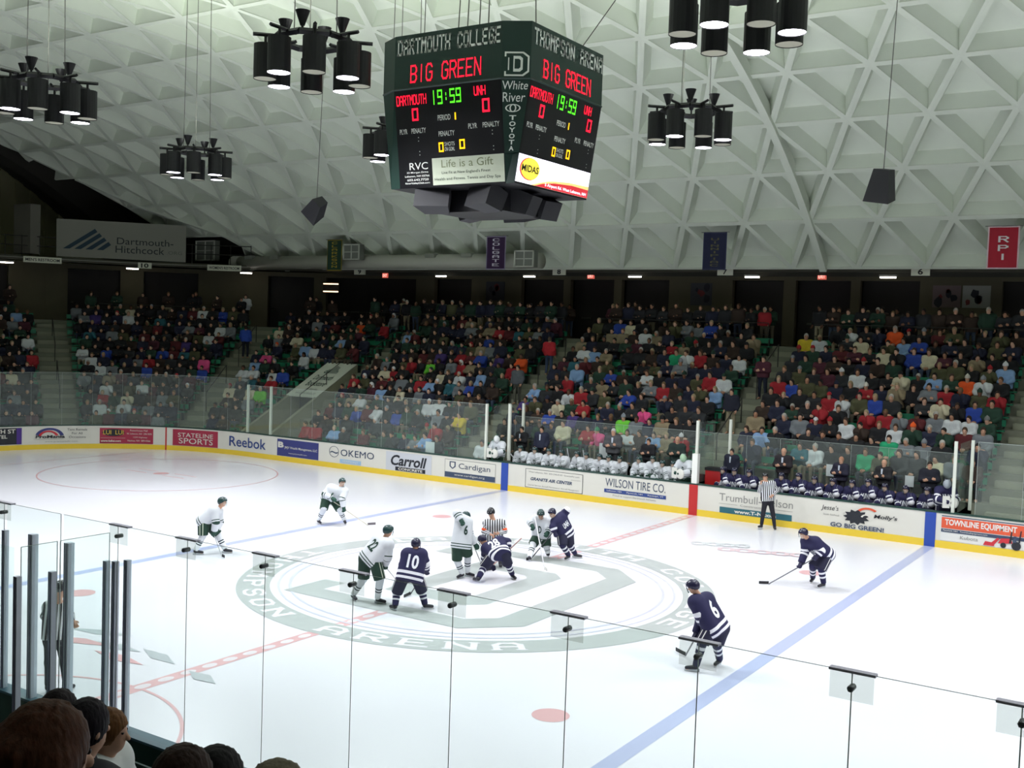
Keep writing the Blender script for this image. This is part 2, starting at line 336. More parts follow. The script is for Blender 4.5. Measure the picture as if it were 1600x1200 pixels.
# fascia beam, concourse ceiling
mb = MB(); prism(mb, -24, SMAX, 10.9, 11.2, ZT-.02, ZT+.22, 0); prism(mb, -24, SMAX, 10.86, 10.9, ZT+.08, ZT+.13, 1)
mb.build('trim_1', [M('fascia', '4b4a3d', .85), M('fascia_pipe', '85857a', .5)], kind='structure', label='fascia beam along the edge of the concourse')
mb = MB(); strip(mb, -24, SMAX, 10.9, ZT+.2, 17, ZT+.2, 0); mb.build('ceiling', m_dark, kind='structure', label='dark low ceiling over the concourse')
# outer hull
m_hull = M('dark_corrugated_wall', 'a8a680', .9, noise=.2, nscale=.6)
mb = MB(); mb.quad((-48, -30, 0), (-48, 32, 0), (-48, 32, 24), (-48, -30, 24))
for y in range(-30, 32): mb.box(-48, -47.9, y, y+.5, 9, 24, 0)
mb.build('wall_left', m_hull, kind='structure', label='corrugated dark end wall high on the left')
MB().quad((-48, 30, 0), (36, 30, 0), (36, 30, 11), (-48, 30, 11)).build('wall_back', m_dark, kind='structure')
MB().quad((36, -30, 0), (36, 30, 0), (36, 30, 20), (36, -30, 20)).build('wall_right', m_wall, kind='structure')
MB().quad((-48, -30, 0), (36, -30, 0), (36, -30, 11), (-48, -30, 11)).build('wall_near', m_dark, kind='structure')
MB().quad((-48, -30, -.05), (36, -30, -.05), (36, 30, -.05), (-48, 30, -.05)).build('floor', m_dark, kind='structure')
# near terraces (the camera's own side)
mb = MB()
for i in range(-1, 14):
    y0 = -(14.9+RUN*i); y1 = -(14.9+RUN*(i+1)); z = ZR0+.35+RISE*i
    mb.quad((-30, y1, z), (36, y1, z), (36, y0, z), (-30, y0, z)); mb.quad((-30, y0, z-RISE if i > -1 else 0), (36, y0, z-RISE if i > -1 else 0), (36, y0, z), (-30, y0, z))
mb.build('floor', m_dark, kind='structure', label='stepped concrete terrace on the near side')

# ---------------------------------------------------------------- coffered vault
VZC, VR, DTH, CELL = -17.96, 35.64, 0.0787, 2.7
PH = {0: 2.36, 1: .98}
def V(x, th, depth=0.): R = VR+depth; return np.array([x, R*math.sin(th), VZC+R*math.cos(th)])
T4 = math.asin(23.19/VR)
def th_row(j): return T4-DTH*(4-j)           # row 4 is the far springing line
def xl(j, i): return (PH[j % 2]-CELL*30)+CELL*i
def left_end(j): return float(np.interp(j, [.7, 1.7, 2.7, 3.7, 4.7], [-42.5, -40.6, -38.2, -33.6, -31.0]))
NJ = int(round(2*T4/DTH)); m_vault = M('white_concrete_vault', 'dae2d2', .85, noise=.05, nscale=1.2)
mb = MB(); RIB, INS, DEP = .11, .40, .52
def inset(P, w):
    out = []
    n = len(P)
    for k in range(n):
        a, b, c = P[k-1], P[k], P[(k+1) % n]
        e1 = (b-a)/np.linalg.norm(b-a); e2 = (c-b)/np.linalg.norm(c-b); n1 = np.array([-e1[1], e1[0]]); n2 = np.array([-e2[1], e2[0]])
        bi = n1+n2; out.append(b+bi*w/(bi@n1))
    return out
def coffer(tri, jref):
    """tri: three (x, arc) points counter-clockwise"""
    P0 = [np.array(p) for p in tri]; P1 = inset(P0, RIB); P2 = inset(P0, RIB+INS*.42)
    f3 = lambda p, d: V(p[0], p[1]/VR, d)
    vs = [f3(p, 0) for p in P0]+[f3(p, 0) for p in P1]+[f3(p, .04) for p in P1]+[f3(p, DEP) for p in P2]
    fs = []
    for k in range(3):
        l = (k+1) % 3; fs += [(k, l, 3+l, 3+k), (3+k, 3+l, 6+l, 6+k), (6+k, 6+l, 9+l, 9+k)]
    fs.append((9, 10, 11)); mb.add(vs, fs, 0)
for j in range(4-NJ, 4):
    ta, tb = th_row(j)*VR, th_row(j+1)*VR; farside = th_row(j) > -.02
    for i in range(0, 46):
        a0 = xl(j, i); a1 = xl(j, i+1)
        # the other row's nodes between
        b_ = [xl(j+1, q) for q in range(0, 48)]
        m0 = min(b_, key=lambda x: abs(x-(a0+CELL/2)))
        for tri in ([(a0, ta), (a1, ta), (m0, tb)], [(m0, tb), (a1, ta), (m0+CELL, tb)]):
            xm = min(p[0] for p in tri); je = j if j > -6 else (4-NJ+4)-(j-(4-NJ))
            if xm < left_end(j+.7) or max(p[0] for p in tri) > 34: continue
            if tri[1][1] != tri[0][1]: tri = [tri[0], tri[1], tri[2]]
            A = np.array(tri); cr = (A[1]-A[0])[0]*(A[2]-A[0])[1]-(A[1]-A[0])[1]*(A[2]-A[0])[0]
            if cr < 0: tri = [tri[0], tri[2], tri[1]]
            coffer(tri, j)
mb.build('ceiling', m_vault, kind='structure', label='white vault of triangular coffers over the rink')
# joint ribs and end arch
def arch(x0, x1, d0, d1, t0, t1, mat, name, label):
    b = MB(); n = 60; T = np.linspace(t0, t1, n)
    for p, q in zip(T[:-1], T[1:]): b.hexa([V(x0, p, d0), V(x1, p, d0), V(x1, q, d0), V(x0, q, d0), V(x0, p, d1), V(x1, p, d1), V(x1, q, d1), V(x0, q, d1)])
    return b.build(name, mat, kind='structure', label=label)
arch(.85, 1.13, -.16, .3, -T4, T4, m_vault, 'trim_2', 'deeper white joint rib crossing the vault')
arch(-42.4, -41.2, -.5, 1.2, -T4, T4+.05, M('dark_arch', '2c2a24', .9), 'trim_3', 'dark arch beam at the left end of the vault')
# stepped soffit closing the diagonal end of the vault
b = MB()
for j in (1, 2, 3):
    b.hexa([V(left_end(j+.7)+1.2, th_row(j), -.1), V(left_end(j+.7)+1.5, th_row(j), -.1), V(left_end(j+1.7)+1.5, th_row(j+1), -.1), V(left_end(j+1.7)+1.2, th_row(j+1), -.1),
            V(left_end(j+.7)+1.2, th_row(j), .8), V(left_end(j+.7)+1.5, th_row(j), .8), V(left_end(j+1.7)+1.5, th_row(j+1), .8), V(left_end(j+1.7)+1.2, th_row(j+1), .8)])
b.build('trim_4', m_vault, kind='structure', label='slanting edge beam at the left corner of the vault')
# outer roof skin added so that no world light leaks in
b = MB(); T = np.linspace(-T4-.05, T4+.05, 30)
for p, q in zip(T[:-1], T[1:]): b.quad(V(-48, p, 1.4), V(36, p, 1.4), V(36, q, 1.4), V(-48, q, 1.4))
for sg in (1, -1): b.quad((-48, sg*23.5, 11.4), (36, sg*23.5, 11.4), (36, sg*30, 10.8), (-48, sg*30, 10.8))
b.build('ceiling', m_dark, kind='structure', label='dark roof skin added behind the vault to block stray light')

# ---------------------------------------------------------------- dasher boards and adverts
m_bd = M('board_white', 'dcdad0', .35); m_yel = M('kick_yellow', 'e8c83c', .4); m_cap = M('cap_green', '1d4038', .4)
mb = MB(); kp = MB(); cp = MB()
for a, b_ in ((-24, SMAX),):
    prism(mb, a, b_, 0, .1, .22, 1.06); prism(kp, a, b_, -.012, .1, 0, .22); prism(cp, a, b_, -.02, .17, 1.06, 1.10)
bo = mb.build('rink_boards', m_bd, label='white dasher boards with sponsor adverts along the far side', cat='boards')
kp.build('kick_plate', m_yel, bo); cp.build('cap_rail', m_cap, bo)
def bm(off): return lambda x, z: BP(-x, -off, z)       # x rises to the right as seen from the ice
for x, m in ((-BX, 'b'), (0, 'r'), (BX, 'b')):
    b = MB(); rect(b, x-.16, x+.16, 0, 1.055, bm(.016)); b.build('line_stripe', M('stripe_blue', '2b4ba6', .4) if m == 'b' else M('stripe_red', 'c02c2c', .4), bo)
b = MB(); rect(b, -26.27, -26.2, 0, 1.055, bm(.016)); b.build('line_stripe', M('stripe_red'), bo)
CL = {k: M('ad_'+k, v, .45) for k, v in dict(navy='3a3f7c', ink='23262e', maroon='a8304a', white='dcdad0', blue='2f4686', grey='c9ccd2', lblue='9fc0dd', yellow='e2c04a', orange='dc5a3a', teal='2c6672', slate='3c4a63', tan='8c8c88', red='c8323c', green='2c5a46', purple='4a2c86', pale='dfe0dc').items()}
def ad(name, items, nseg=1):
    """items: ('r',x0,x1,z0,z1,col) | ('t',text,x0,x1,z0,z1,col,bold,shear) | ('p',pts,col)"""
    b = MB(); keys = []; off = .006
    def mi(c):
        if c not in keys: keys.append(c)
        return keys.index(c)
    for it in items:
        off += .0025 if it[1] == it[1] and (it[1] if it[0] == 'r' else (it[2] if it[0] == 't' else it[1][0][0])) > -21.9 else .011
        if it[0] == 'r': rect(b, it[1], it[2], it[3], it[4], bm(off), mi(it[5]), max(1, int(abs(it[2]-it[1])/.4)) if it[1] < -21.9 else 1)
        elif it[0] == 't': text(b, it[1], it[2], it[3], it[4], it[5], bm(off), mi(it[6]), it[7] if len(it) > 7 else 0, it[8] if len(it) > 8 else 0)
        else: poly(b, it[1], bm(off), mi(it[2]))
    o = b.build('advert', [CL[k] for k in keys], bo); o['label'] = name; return o
def arcpts(cx, cz, rx, rz, a0, a1, t, n=14):
    A = [math.radians(a0+(a1-a0)*i/n) for i in range(n+1)]
    return [(cx+rx*math.cos(a), cz+rz*math.sin(a)) for a in A]+[(cx+(rx-t)*math.cos(a), cz+(rz-t*.6)*math.sin(a)) for a in reversed(A)]
ad('black and purple hotel advert', [('r', -34.6, -32.62, .26, 1.0, 'ink'), ('r', -32.8, -32.58, .26, 1.0, 'purple'), ('t', 'SOUTH ST', -34.3, -32.85, .76, .95, 'white', .02), ('t', 'HOTEL', -34.0, -33.2, .54, .70, 'white', .02)])
ad('tent rental advert with red and blue arches', [('p', arcpts(-31.4, .55, .62, .42, 10, 165, .16), 'navy'), ('p', arcpts(-31.45, .52, .45, .33, 20, 165, .12), 'red'), ('t', 'ProMania', -32.0, -30.75, .5, .64, 'ink', .03, .1), ('r', -32.0, -30.8, .45, .46, 'tan'),
   ('t', 'www.promaniallc.com', -31.6, -30.2, .3, .38, 'tan'), ('t', 'Tent Rentals', -30.65, -29.8, .84, .94, 'ink'), ('t', 'For All', -30.45, -30.0, .67, .77, 'ink'), ('t', 'Occasions', -30.58, -29.85, .5, .6, 'ink')])
ad('maroon restaurant advert with yellow lettering', [('r', -29.25, -26.84, .24, .96, 'maroon'), ('p', arcpts(-28.65, .75, .5, .17, 0, 360, .5), 'ink'), ('t', 'LUI  LUI', -29.1, -28.2, .66, .86, 'yellow', .005), ('t', 'Powerhouse Mall', -27.9, -27.1, .82, .9, 'white'), ('t', 'W. Lebanon, NH  298-7070', -28.05, -26.9, .66, .75, 'white'),
   ('t', '1239 Highway', -27.75, -27.1, .5, .58, 'white'), ('t', 'Nashua, NH  889-0566', -28.0, -26.95, .34, .43, 'white'), ('t', 'www.luilui.com', -29.2, -28.3, .32, .42, 'white', .03), ('r', -29.2, -28.1, .5, .51, 'white')])
ad('maroon sporting goods advert', [('r', -25.91, -23.56, .24, .99, 'maroon'), ('t', 'STATELINE', -25.65, -23.82, .64, .84, 'white', .005), ('t', 'SPORTS', -25.6, -23.82, .34, .6, 'white', .005)])
ad('blue wordmark advert', [('t', 'Reebok', -22.9, -20.6, .4, .86, 'blue', .01)])
ad('purple wealth management advert', [('r', -19.9, -17.42, .24, .98, 'navy'), ('t', 'B', -19.85, -19.5, .6, .86, 'white', .05), ('t', 'JMJV Wealth Management, LLC', -19.45, -17.5, .55, .68, 'white', .01), ('t', 'www.jmjvwealth.com', -19.2, -18.1, .34, .42, 'white')])
ad('ski resort advert with a grey ring', [('p', arcpts(-16.53, .7, .28, .24, 0, 360, .03, 24), 'slate'), ('t', '~', -16.75, -16.3, .62, .72, 'slate'), ('t', 'OKEMO', -16.15, -14.3, .56, .84, 'slate'), ('r', -16.18, -15.0, .26, .42, 'lblue'), ('t', 'VERMONT', -16.05, -15.15, .3, .38, 'white')])
ad('grey concrete company advert with bold black script', [('r', -13.66, -11.3, .22, .99, 'grey'), ('t', 'Carroll', -13.45, -11.65, .44, .88, 'ink', .03, .25), ('r', -13.15, -11.6, .24, .4, 'ink'), ('t', 'CONCRETE', -13.0, -11.75, .27, .37, 'white', .03)])
ad('school advert with a shield', [('r', -10.64, -8.2, .24, .96, 'tan'), ('r', -10.62, -8.22, .26, .94, 'white'), ('r', -10.62, -8.22, .26, .46, 'slate'), ('p', [(-10.4, .88), (-10.1, .88), (-10.1, .68), (-10.25, .58), (-10.4, .68)], 'slate'), ('p', [(-10.34, .84), (-10.16, .84), (-10.16, .7), (-10.25, .63), (-10.34, .7)], 'white'), ('t', 'Cardigan', -9.95, -8.45, .56, .84, 'slate'), ('t', 'www.cardigan.org', -10.15, -8.7, .31, .41, 'white')])
ad('air center advert in a thin black frame', [('r', -6.84, -4.35, .24, .95, 'ink'), ('r', -6.82, -4.37, .255, .935, 'white'), ('t', 'West Lebanon, NH  603-298-8155  GraniteAir.com', -6.7, -4.5, .8, .87, 'tan', .01), ('t', 'GRANITE AIR CENTER', -6.62, -4.8, .52, .64, 'slate', .04, .3), ('t', 'Jetstream', -4.85, -4.45, .68, .73, 'tan'), ('t', 'Charter Service  Aircraft Maintenance  Aircraft Management', -6.72, -4.5, .3, .37, 'tan')])
ad('tire company advert with a blue bar', [('t', 'WILSON TIRE CO.', -3.42, -1.05, .64, .94, 'slate'), ('r', -3.46, -1.02, .42, .55, 'blue'), ('t', 'Lebanon, NH      Plymouth, NH      Randolph, VT', -3.35, -1.12, .45, .52, 'white'), ('t', 'Proud to support Dartmouth Athletics', -3.1, -1.4, .29, .37, 'tan')])
ad('construction company advert with a teal bar', [('t', 'Trumbull-Nelson', .95, 3.5, .63, .88, 'tan'), ('r', .95, 1.6, .53, .54, 'tan'), ('t', 'Construction', 1.7, 2.6, .5, .57, 'tan'), ('r', 2.7, 3.5, .53, .54, 'tan'), ('r', .98, 3.48, .22, .42, 'teal'), ('t', 'www.T-N.com', 1.5, 2.95, .26, .38, 'white', .04)])
star = [(5.55+.42*math.cos(t)*(1 if k % 2 else .72), .62+.25*math.sin(t)*(1 if k % 2 else .72)) for k, t in enumerate(np.arange(22)*2*math.pi/22)]
ad('two pub adverts around a dark splash', [('t', "Jesse's", 4.42, 4.96, .7, .9, 'ink', 0, .2), ('t', 'Steak Seafood', 4.5, 5.0, .58, .63, 'tan'), ('p', star, 'ink'), ('p', arcpts(5.25, .66, .17, .14, 60, 260, .06), 'white'), ('p', arcpts(5.85, .6, .17, .14, -20, 160, .06), 'white'), ('p', arcpts(5.9, .74, .36, .22, 40, 150, .1), 'orange'),
   ('t', "Molly's", 6.08, 6.78, .62, .78, 'ink', .02, .3), ('t', 'GO BIG GREEN!', 4.75, 6.42, .24, .38, 'slate', .025)])
ad('orange equipment dealer advert with a red tractor', [('r', 8.08, 11.6, .24, 1.0, 'pale'), ('r', 8.1, 11.6, .97, 1.0, 'slate'), ('r', 8.1, 11.6, .62, .95, 'orange'), ('t', 'TOWNLINE EQUIPMENT', 8.2, 10.2, .69, .9, 'pale', .03), ('r', 8.1, 11.6, .5, .6, 'slate'), ('t', 'Plainfield, NH   TownlineEquipment.com', 8.15, 9.4, .52, .58, 'white'),
   ('t', 'Kubota', 8.65, 9.15, .34, .44, 'tan'), ('p', [(9.3, .26), (9.35, .38), (9.62, .36), (9.6, .26)], 'red'), ('p', [(9.6, .3), (9.75, .5), (9.68, .52), (9.5, .34)], 'red'), ('p', [(9.7, .36), (9.78, .52), (10.05, .54), (10.1, .4)], 'red'), ('p', arcpts(9.85, .32, .08, .08, 0, 360, .08), 'ink'), ('p', arcpts(10.2, .34, .13, .13, 0, 360, .13), 'ink'),
   ('p', [(10.0, .4), (10.05, .75), (10.08, .75), (10.06, .4)], 'ink'), ('p', [(10.25, .44), (10.3, .8), (10.33, .8), (10.3, .44)], 'ink'), ('p', [(10.1, .44), (10.12, .62), (10.2, .62), (10.2, .44)], 'slate')])

# ================================================================ HANGING THINGS
m_blk = M('matt_black', '131316', .55); m_lit = M('lamp_lens_lit', 'f3efff', .4, emit=16); m_off = M('lamp_lens_off', 'b9b8a4', .3, emit=.0); m_wire = M('steel_cable', '6a6a64', .5, .5)
def vault_z(y): return VZC+math.sqrt(VR*VR-y*y)
def make_cluster(full=True):
    root = empty('arena_light_cluster', (0, 0, 0))
    b = MB()
    for k in range(8):
        a = math.radians(22.5+45*k); c = math.radians(22.5+45*(k+1)); b.tube((.78*math.cos(a), .78*math.sin(a), .86), (.78*math.cos(c), .78*math.sin(c), .86), .07, n=4)
        a = math.radians(45*k); b.tube((.5*math.cos(a), .5*math.sin(a), .9), (1.22*math.cos(a), 1.22*math.sin(a), .9), .04, n=4)
        b.tube((.965*math.cos(a), .965*math.sin(a), .7), (.965*math.cos(a), .965*math.sin(a), .9), .03)
    b.build('frame', m_blk, root)
    for k in range(8):
        a = math.radians(45*k); x, y = .965*math.cos(a), .965*math.sin(a); h = MB(); n = 20
        ro = [(x+.235*math.cos(t), y+.235*math.sin(t)) for t in np.arange(n)*2*math.pi/n]
        h.add([(p, q, 0) for p, q in ro]+[(p, q, .7) for p, q in ro], [(i, (i+1) % n, (i+1) % n+n, i+n) for i in range(n)]+[tuple(range(2*n-1, n-1, -1))[::-1]])
        o = h.build('lamp_housing', m_blk, root); l = MB()
        l.add([(x+.225*math.cos(t), y+.225*math.sin(t), .012) for t in np.arange(n)*2*math.pi/n], [tuple(range(n-1, -1, -1))]); lo = l.build('lamp_lens', m_lit if k % 2 == 0 else m_off, o)
        lo['label'] = 'glowing white lens' if k % 2 == 0 else 'unlit cream lens'
    for k in range(4):
        a = math.radians(22.5+90*k); x, y = .62*math.cos(a), .62*math.sin(a)
        b = MB(); b.tube((x, y, 1.0), (x, y, 1.3), .045, .15, n=14); b.tube((x, y, .88), (x, y, 1.0), .025); b.build('upward_cone', m_blk, root)
    return root
proto = None
names = {0: 'black cluster of eight can lamps nearest, cut by the top edge', 1: 'black cluster of eight can lamps just left of the scoreboard', 2: 'black cluster of can lamps at the far left edge above the banner',
         3: 'black cluster of can lamps right of the scoreboard', 4: 'black cluster of can lamps half hidden behind the scoreboard', 5: 'small distant black lamp cluster above the sloping left stands'}
for k, (x, y, z) in enumerate(CLUSTERS):
    if proto is None: proto = make_cluster(); r = proto
    else: r = copy_tree(proto)
    r.location = (x, y, z); r.rotation_euler = (0, 0, 0)
    tag(r, names.get(k, 'black lamp cluster out of view, %s beyond the picture edge' % ordn[max(0, k-6)]), 'light', 'arena light clusters under the vault')
    for q in range(3):
        a = math.radians(22.5+120*q); p = (.5*math.cos(a), .5*math.sin(a)); MB().tube((p[0], p[1], .9), (p[0]*.9, p[1]*.9, vault_z(y+p[1])-z+.1), .011, n=5).build('cable', m_wire, r)
    for q in range(4):
        a = math.radians(90*q); ld = bpy.data.lights.new('arena_lamp', 'SPOT'); lo = bpy.data.objects.new('arena_lamp', ld); COL.objects.link(lo); lo.parent = r
        lo.location = (.965*math.cos(a), .965*math.sin(a), -.02); ld.energy = LAMP_W; ld.spot_size = math.radians(152); ld.spot_blend = .75; ld.shadow_soft_size = .2; ld.color = (.94, .95, 1.0)
    ul = bpy.data.lights.new('added_vault_fill', 'SPOT'); uo = bpy.data.objects.new('added_vault_fill', ul); COL.objects.link(uo); uo.parent = r; uo.location = (0, 0, 1.36); uo.rotation_euler = (math.pi, 0, 0)  # fill spot added to lift the vault; the cones themselves show no glow
    ul.energy = UP_W; ul.spot_size = math.radians(165); ul.spot_blend = 1.; ul.shadow_soft_size = .6; ul.color = (.95, 1., .93)

# ---- scoreboard
HXx, HYy, FLX, FLY, SZ0, SZM, SZ1, INS_ = 2.05, 1.9, 1.485, 1.61, 9.38, 11.6, 12.82, .32
m_sg = M('score_green', '17342c', .5); m_sk = M('score_black', '0b0b10', .45); m_sw = M('score_white', 'f0f4ec', .5)
m_lr = M('led_red', 'ff1838', .5, emit=1.5); m_lg = M('led_green', '5cff2a', .5, emit=1.3); m_ly = M('led_yellow', 'ffc414', .5, emit=1.5)
def octo(z): i = 0 if z >= SZM else INS_*(SZM-z)/(SZM-SZ0); X, Y = HXx-i, HYy-i; return [(FLX, -Y), (X, -FLY), (X, FLY), (FLX, Y), (-FLX, Y), (-X, FLY), (-X, -FLY), (-FLX, -Y)]
sb = empty('scoreboard', (0, 0, 0), label='large octagonal green scoreboard hanging over centre ice', cat='scoreboard')
b = MB()
for z0, z1, mi in ((SZM, SZ1, 0), (SZ0, SZM, 1)):
    A, B = octo(z0), octo(z1)
    for k in range(8):
        l = (k+1) % 8; b.quad((*A[k], z0), (*A[l], z0), (*B[l], z1), (*B[k], z1), 0 if (z0 == SZM or k in (0, 2, 4, 6)) else 1)
b.add([(*p, SZ1) for p in octo(SZ1)], [tuple(range(8))], 0); b.add([(*p, SZ0) for p in octo(SZ0)], [tuple(range(7, -1, -1))], 1)
for k in range(8):       # ledge between the two halves
    p = octo(SZM); l = (k+1) % 8; b.tube((*p[k], SZM), (*p[l], SZM), .025, n=4, mi=0)
cab = b.build('cabinet', [m_sg, m_sk], sb)
def face(fn, prefix, title, front):
    def F(off): return lambda x, z: fn(x, z, off)
    t = MB(); block(t, title, .03, .985, 12.36, 12.72, F(.012), 0, th=1.1, gap=2.1, serif=True); t.build('title_lettering', m_sw, sb)
    t = MB(); block(t, 'BIG GREEN', .16, .82, 11.72, 12.12, F(.012), 0, th=.62, gap=1.7); t.build('message_display', m_lr, sb)
    t = MB(); rect(t, .01, .99, 10.06, 11.56, F(.006)); pn = t.build('score_panel', m_sk, sb)
    def L(nm, m, fnc): q = MB(); fnc(q); return q.build(nm, m, pn)
    z = lambda f: SZM-2.22*f
    L('team_name', m_lr, lambda q: block(q, 'DARTMOUTH', .02, .31, z(.165), z(.065), F(.014), th=.85, gap=1.4)); L('team_name', m_lr, lambda q: block(q, 'UNH', .755, .86, z(.14), z(.05), F(.014), th=.95, gap=1.4))
    L('score_digit', m_lr, lambda q: block(q, '0', .165, .225, z(.325), z(.2), F(.014), th=1.1)); L('score_digit', m_lr, lambda q: block(q, '0', .825, .89, z(.305), z(.175), F(.014), th=1.1))
    L('game_clock', m_lg, lambda q: block(q, '19:59', .36, .635, z(.185), z(.045), F(.014), th=.8, gap=2.2))
    L('period_digit', m_ly, lambda q: block(q, '1', .55, .6, z(.35), z(.28), F(.014), th=1.2))
    L('shots_digit', m_ly, lambda q: block(q, '0', .405, .45, z(.655), z(.56), F(.014), th=1.2)); L('shots_digit', m_ly, lambda q: block(q, '0', .6, .65, z(.64), z(.545), F(.014), th=1.2))
    q = MB()
    for s_, x0, x1, a, c in (('PERIOD', .41, .53, .345, .29), ('PLYR', .035, .11, .45, .4), ('PENALTY', .15, .29, .45, .4), ('PLYR', .69, .77, .45, .4), ('PENALTY', .82, .97, .45, .4), ('PENALTY', .41, .56, .5, .45), ('SHOTS', .46, .555, .6, .56), ('ON GOAL', .46, .555, .65, .61)):
        q = MB(); text(q, s_, x0, x1, z(a), z(c), F(.014), 0, .01); q.build('caption', m_sw, pn)
    q = MB()
    for x, f in ((.21, .49), (.21, .525), (.215, .63), (.215, .665), (.9, .48), (.9, .515), (.905, .63), (.905, .665)): rect(q, x, x+.008, z(f+.008), z(f), F(.014))
    q.build('penalty_colons', m_sw, pn)
def ffront(x, z, off): i = 0 if z >= SZM else INS_*(SZM-z)/(SZM-SZ0); return (-FLX+2*FLX*x, -(HYy-i)-off, z)
def fright(x, z, off): i = 0 if z >= SZM else INS_*(SZM-z)/(SZM-SZ0); return ((HXx-i)+off, -FLY+2*FLY*x, z)
def fback(x, z, off): p = ffront(x, z, off); return (-p[0], -p[1], z)
def fleft(x, z, off): p = fright(x, z, off); return (-p[0], -p[1], z)
face(ffront, '', 'DARTMOUTH COLLEGE', True); face(fright, '', 'THOMPSON ARENA', False)
def fc(x, z, off):       # chamfer face between front and right
    i = 0 if z >= SZM else INS_*(SZM-z)/(SZM-SZ0); A = np.array([FLX, -(HYy-i)]); B = np.array([HXx-i, -FLY]); n = np.array([B[1]-A[1], -(B[0]-A[0])]); n /= np.linalg.norm(n); p = A+(B-A)*x+n*off; return (p[0], p[1], z)
q = MB(); F = lambda o: (lambda x, z: fc(x, z, o))
Dp = [(.1, 0), (.75, 0), (.95, .18), (.95, .82), (.75, 1), (.1, 1), (.1, .8), (.22, .8), (.22, .2), (.1, .2)]; Di = [(.42, .22), (.62, .22), (.7, .3), (.7, .7), (.62, .78), (.42, .78)]
sc_ = lambda P_, s: [(.52+(x-.52)*s, 11.64+.52*(.5+(y-.5)*s)) for x, y in P_]
poly(q, sc_(Dp, 1.0), F(.012), 0); poly(q, sc_(Dp, .86), F(.016), 1); poly(q, sc_(Di, 1.15), F(.02), 0); poly(q, sc_(Di, .72), F(.024), 1)
q.build('crest', [m_sw, m_sg], sb)
q = MB(); rect(q, .0, 1., 10.03, 11.57, F(.004), 1)
text(q, 'White', .02, .95, 11.36, 11.54, F(.012), 0, 0, .12); text(q, 'River', .02, .9, 11.1, 11.3, F(.012), 0, 0, .12)
for rx, rz in ((.33, .085), (.15, .08)):
    A = [math.radians(15*i) for i in range(25)]
    for a, c in zip(A[:-1], A[1:]): q.quad(F(.012)(.45+rx*math.cos(a), 10.97+rz*math.sin(a)), F(.012)(.45+rx*math.cos(c), 10.97+rz*math.sin(c)), F(.012)(.45+(rx-.06)*math.cos(c), 10.97+(rz-.016)*math.sin(c)), F(.012)(.45+(rx-.06)*math.cos(a), 10.97+(rz-.016)*math.sin(a)))
for k, ch in enumerate('TOYOTA'): text(q, ch, .3, .62, 10.72-.13*k, 10.82-.13*k, F(.012), 0, .03)
q.build('dealer_sign', [m_sw, m_sg], sb)
q = MB(); F = lambda o: (lambda x, z: ffront(x, z, o)); rect(q, .01, .32, 9.41, 10.04, F(.006), 1); text(q, 'RVC', .11, .29, 9.79, 9.95, F(.012), 0)
for k, s_ in enumerate(('33 Morgan Drive', 'Lebanon, NH 03766', '603.643.7720', 'RiverValleyClub.com')): text(q, s_, .08-.02*(k % 2), .29+.01*(k % 2), 9.7-.08*k, 9.75-.08*k, F(.012), 0, .01)
q.build('club_sign', [m_sw, m_sk], sb)
q = MB(); rect(q, .33, .995, 9.42, 10.02, F(.006), 0); text(q, 'Life is a Gift', .42, .9, 9.8, 9.97, F(.012), 1); text(q, "Live Fit at New England's Finest", .42, .87, 9.64, 9.72, F(.012), 2); text(q, 'Health and Fitness. Tennis and Day Spa', .35, .96, 9.5, 9.58, F(.012), 2)
q.build('fitness_sign', [M('sign_cream', 'c3cbb6', .5, emit=.12), M('sign_olive', '8a9470', .5), M('sign_ink', '35443c', .5)], sb)
q = MB(); F = lambda o: (lambda x, z: fright(x, z, o)); rect(q, .0, .995, 9.42, 10.02, F(.006), 0)
poly(q, [(.04+.0, 9.72)]+[(.155+.125*math.cos(t), 9.74+.245*math.sin(t)) for t in np.arange(20)*math.pi/10], F(.010), 3); poly(q, [(.165+.12*math.cos(t), 9.745+.235*math.sin(t)) for t in np.arange(20)*math.pi/10], F(.012), 1); text(q, 'MIDAS', .055, .27, 9.67, 9.82, F(.015), 2, .02)
poly(q, [(.2, 9.42), (.3, 9.5), (.45, 9.6), (.7, 9.67), (.995, 9.69), (.995, 9.42)], F(.009), 4); poly(q, [(.25, 9.42), (.35, 9.5), (.5, 9.57), (.75, 9.62), (.995, 9.61), (.995, 9.42)], F(.011), 3)
text(q, '5 Airport Rd. West Lebanon, NH', .38, .97, 9.44, 9.53, F(.014), 0, .02); text(q, '7 Airport Plaza Plaza', .45, .9, 9.79, 9.87, F(.012), 5)
q.build('lit_advert', [M('sign_lit_white', 'f4f0ff', .5, emit=1.3), M('sign_lit_yellow', 'f0e050', .5, emit=.8), M('sign_lit_ink', '15120a', .5), M('sign_lit_red', 'd8323c', .5, emit=.7), M('sign_lit_orange', 'ffd080', .5, emit=.9), M('sign_lit_faint', 'd8d8e8', .5, emit=.9)], sb)
for x, y, rz in ((-.75, -1.15, 20), (.75, -1.1, -20), (1.15, -.2, -80), (1.0, .9, -100), (-1.1, .7, 100), (0, 1.2, 180)):
    q = MB(); q.hexa([(-.42, -.3, -.38), (.42, -.3, -.38), (.3, .25, -.3), (-.3, .25, -.3), (-.42, -.34, .16), (.42, -.34, .16), (.3, .25, .16), (-.3, .25, .16)])
    o = q.build('loudspeaker', M('speaker_grey', '222226', .7), sb); o.location = (x, y, SZ0-.18); o.rotation_euler = (math.radians(-22), 0, math.radians(rz))
q = MB(); q.box(-1.0, 1.0, -.9, .9, SZ0-.5, SZ0); q.build('underside_box', m_sk, sb)
q = MB()
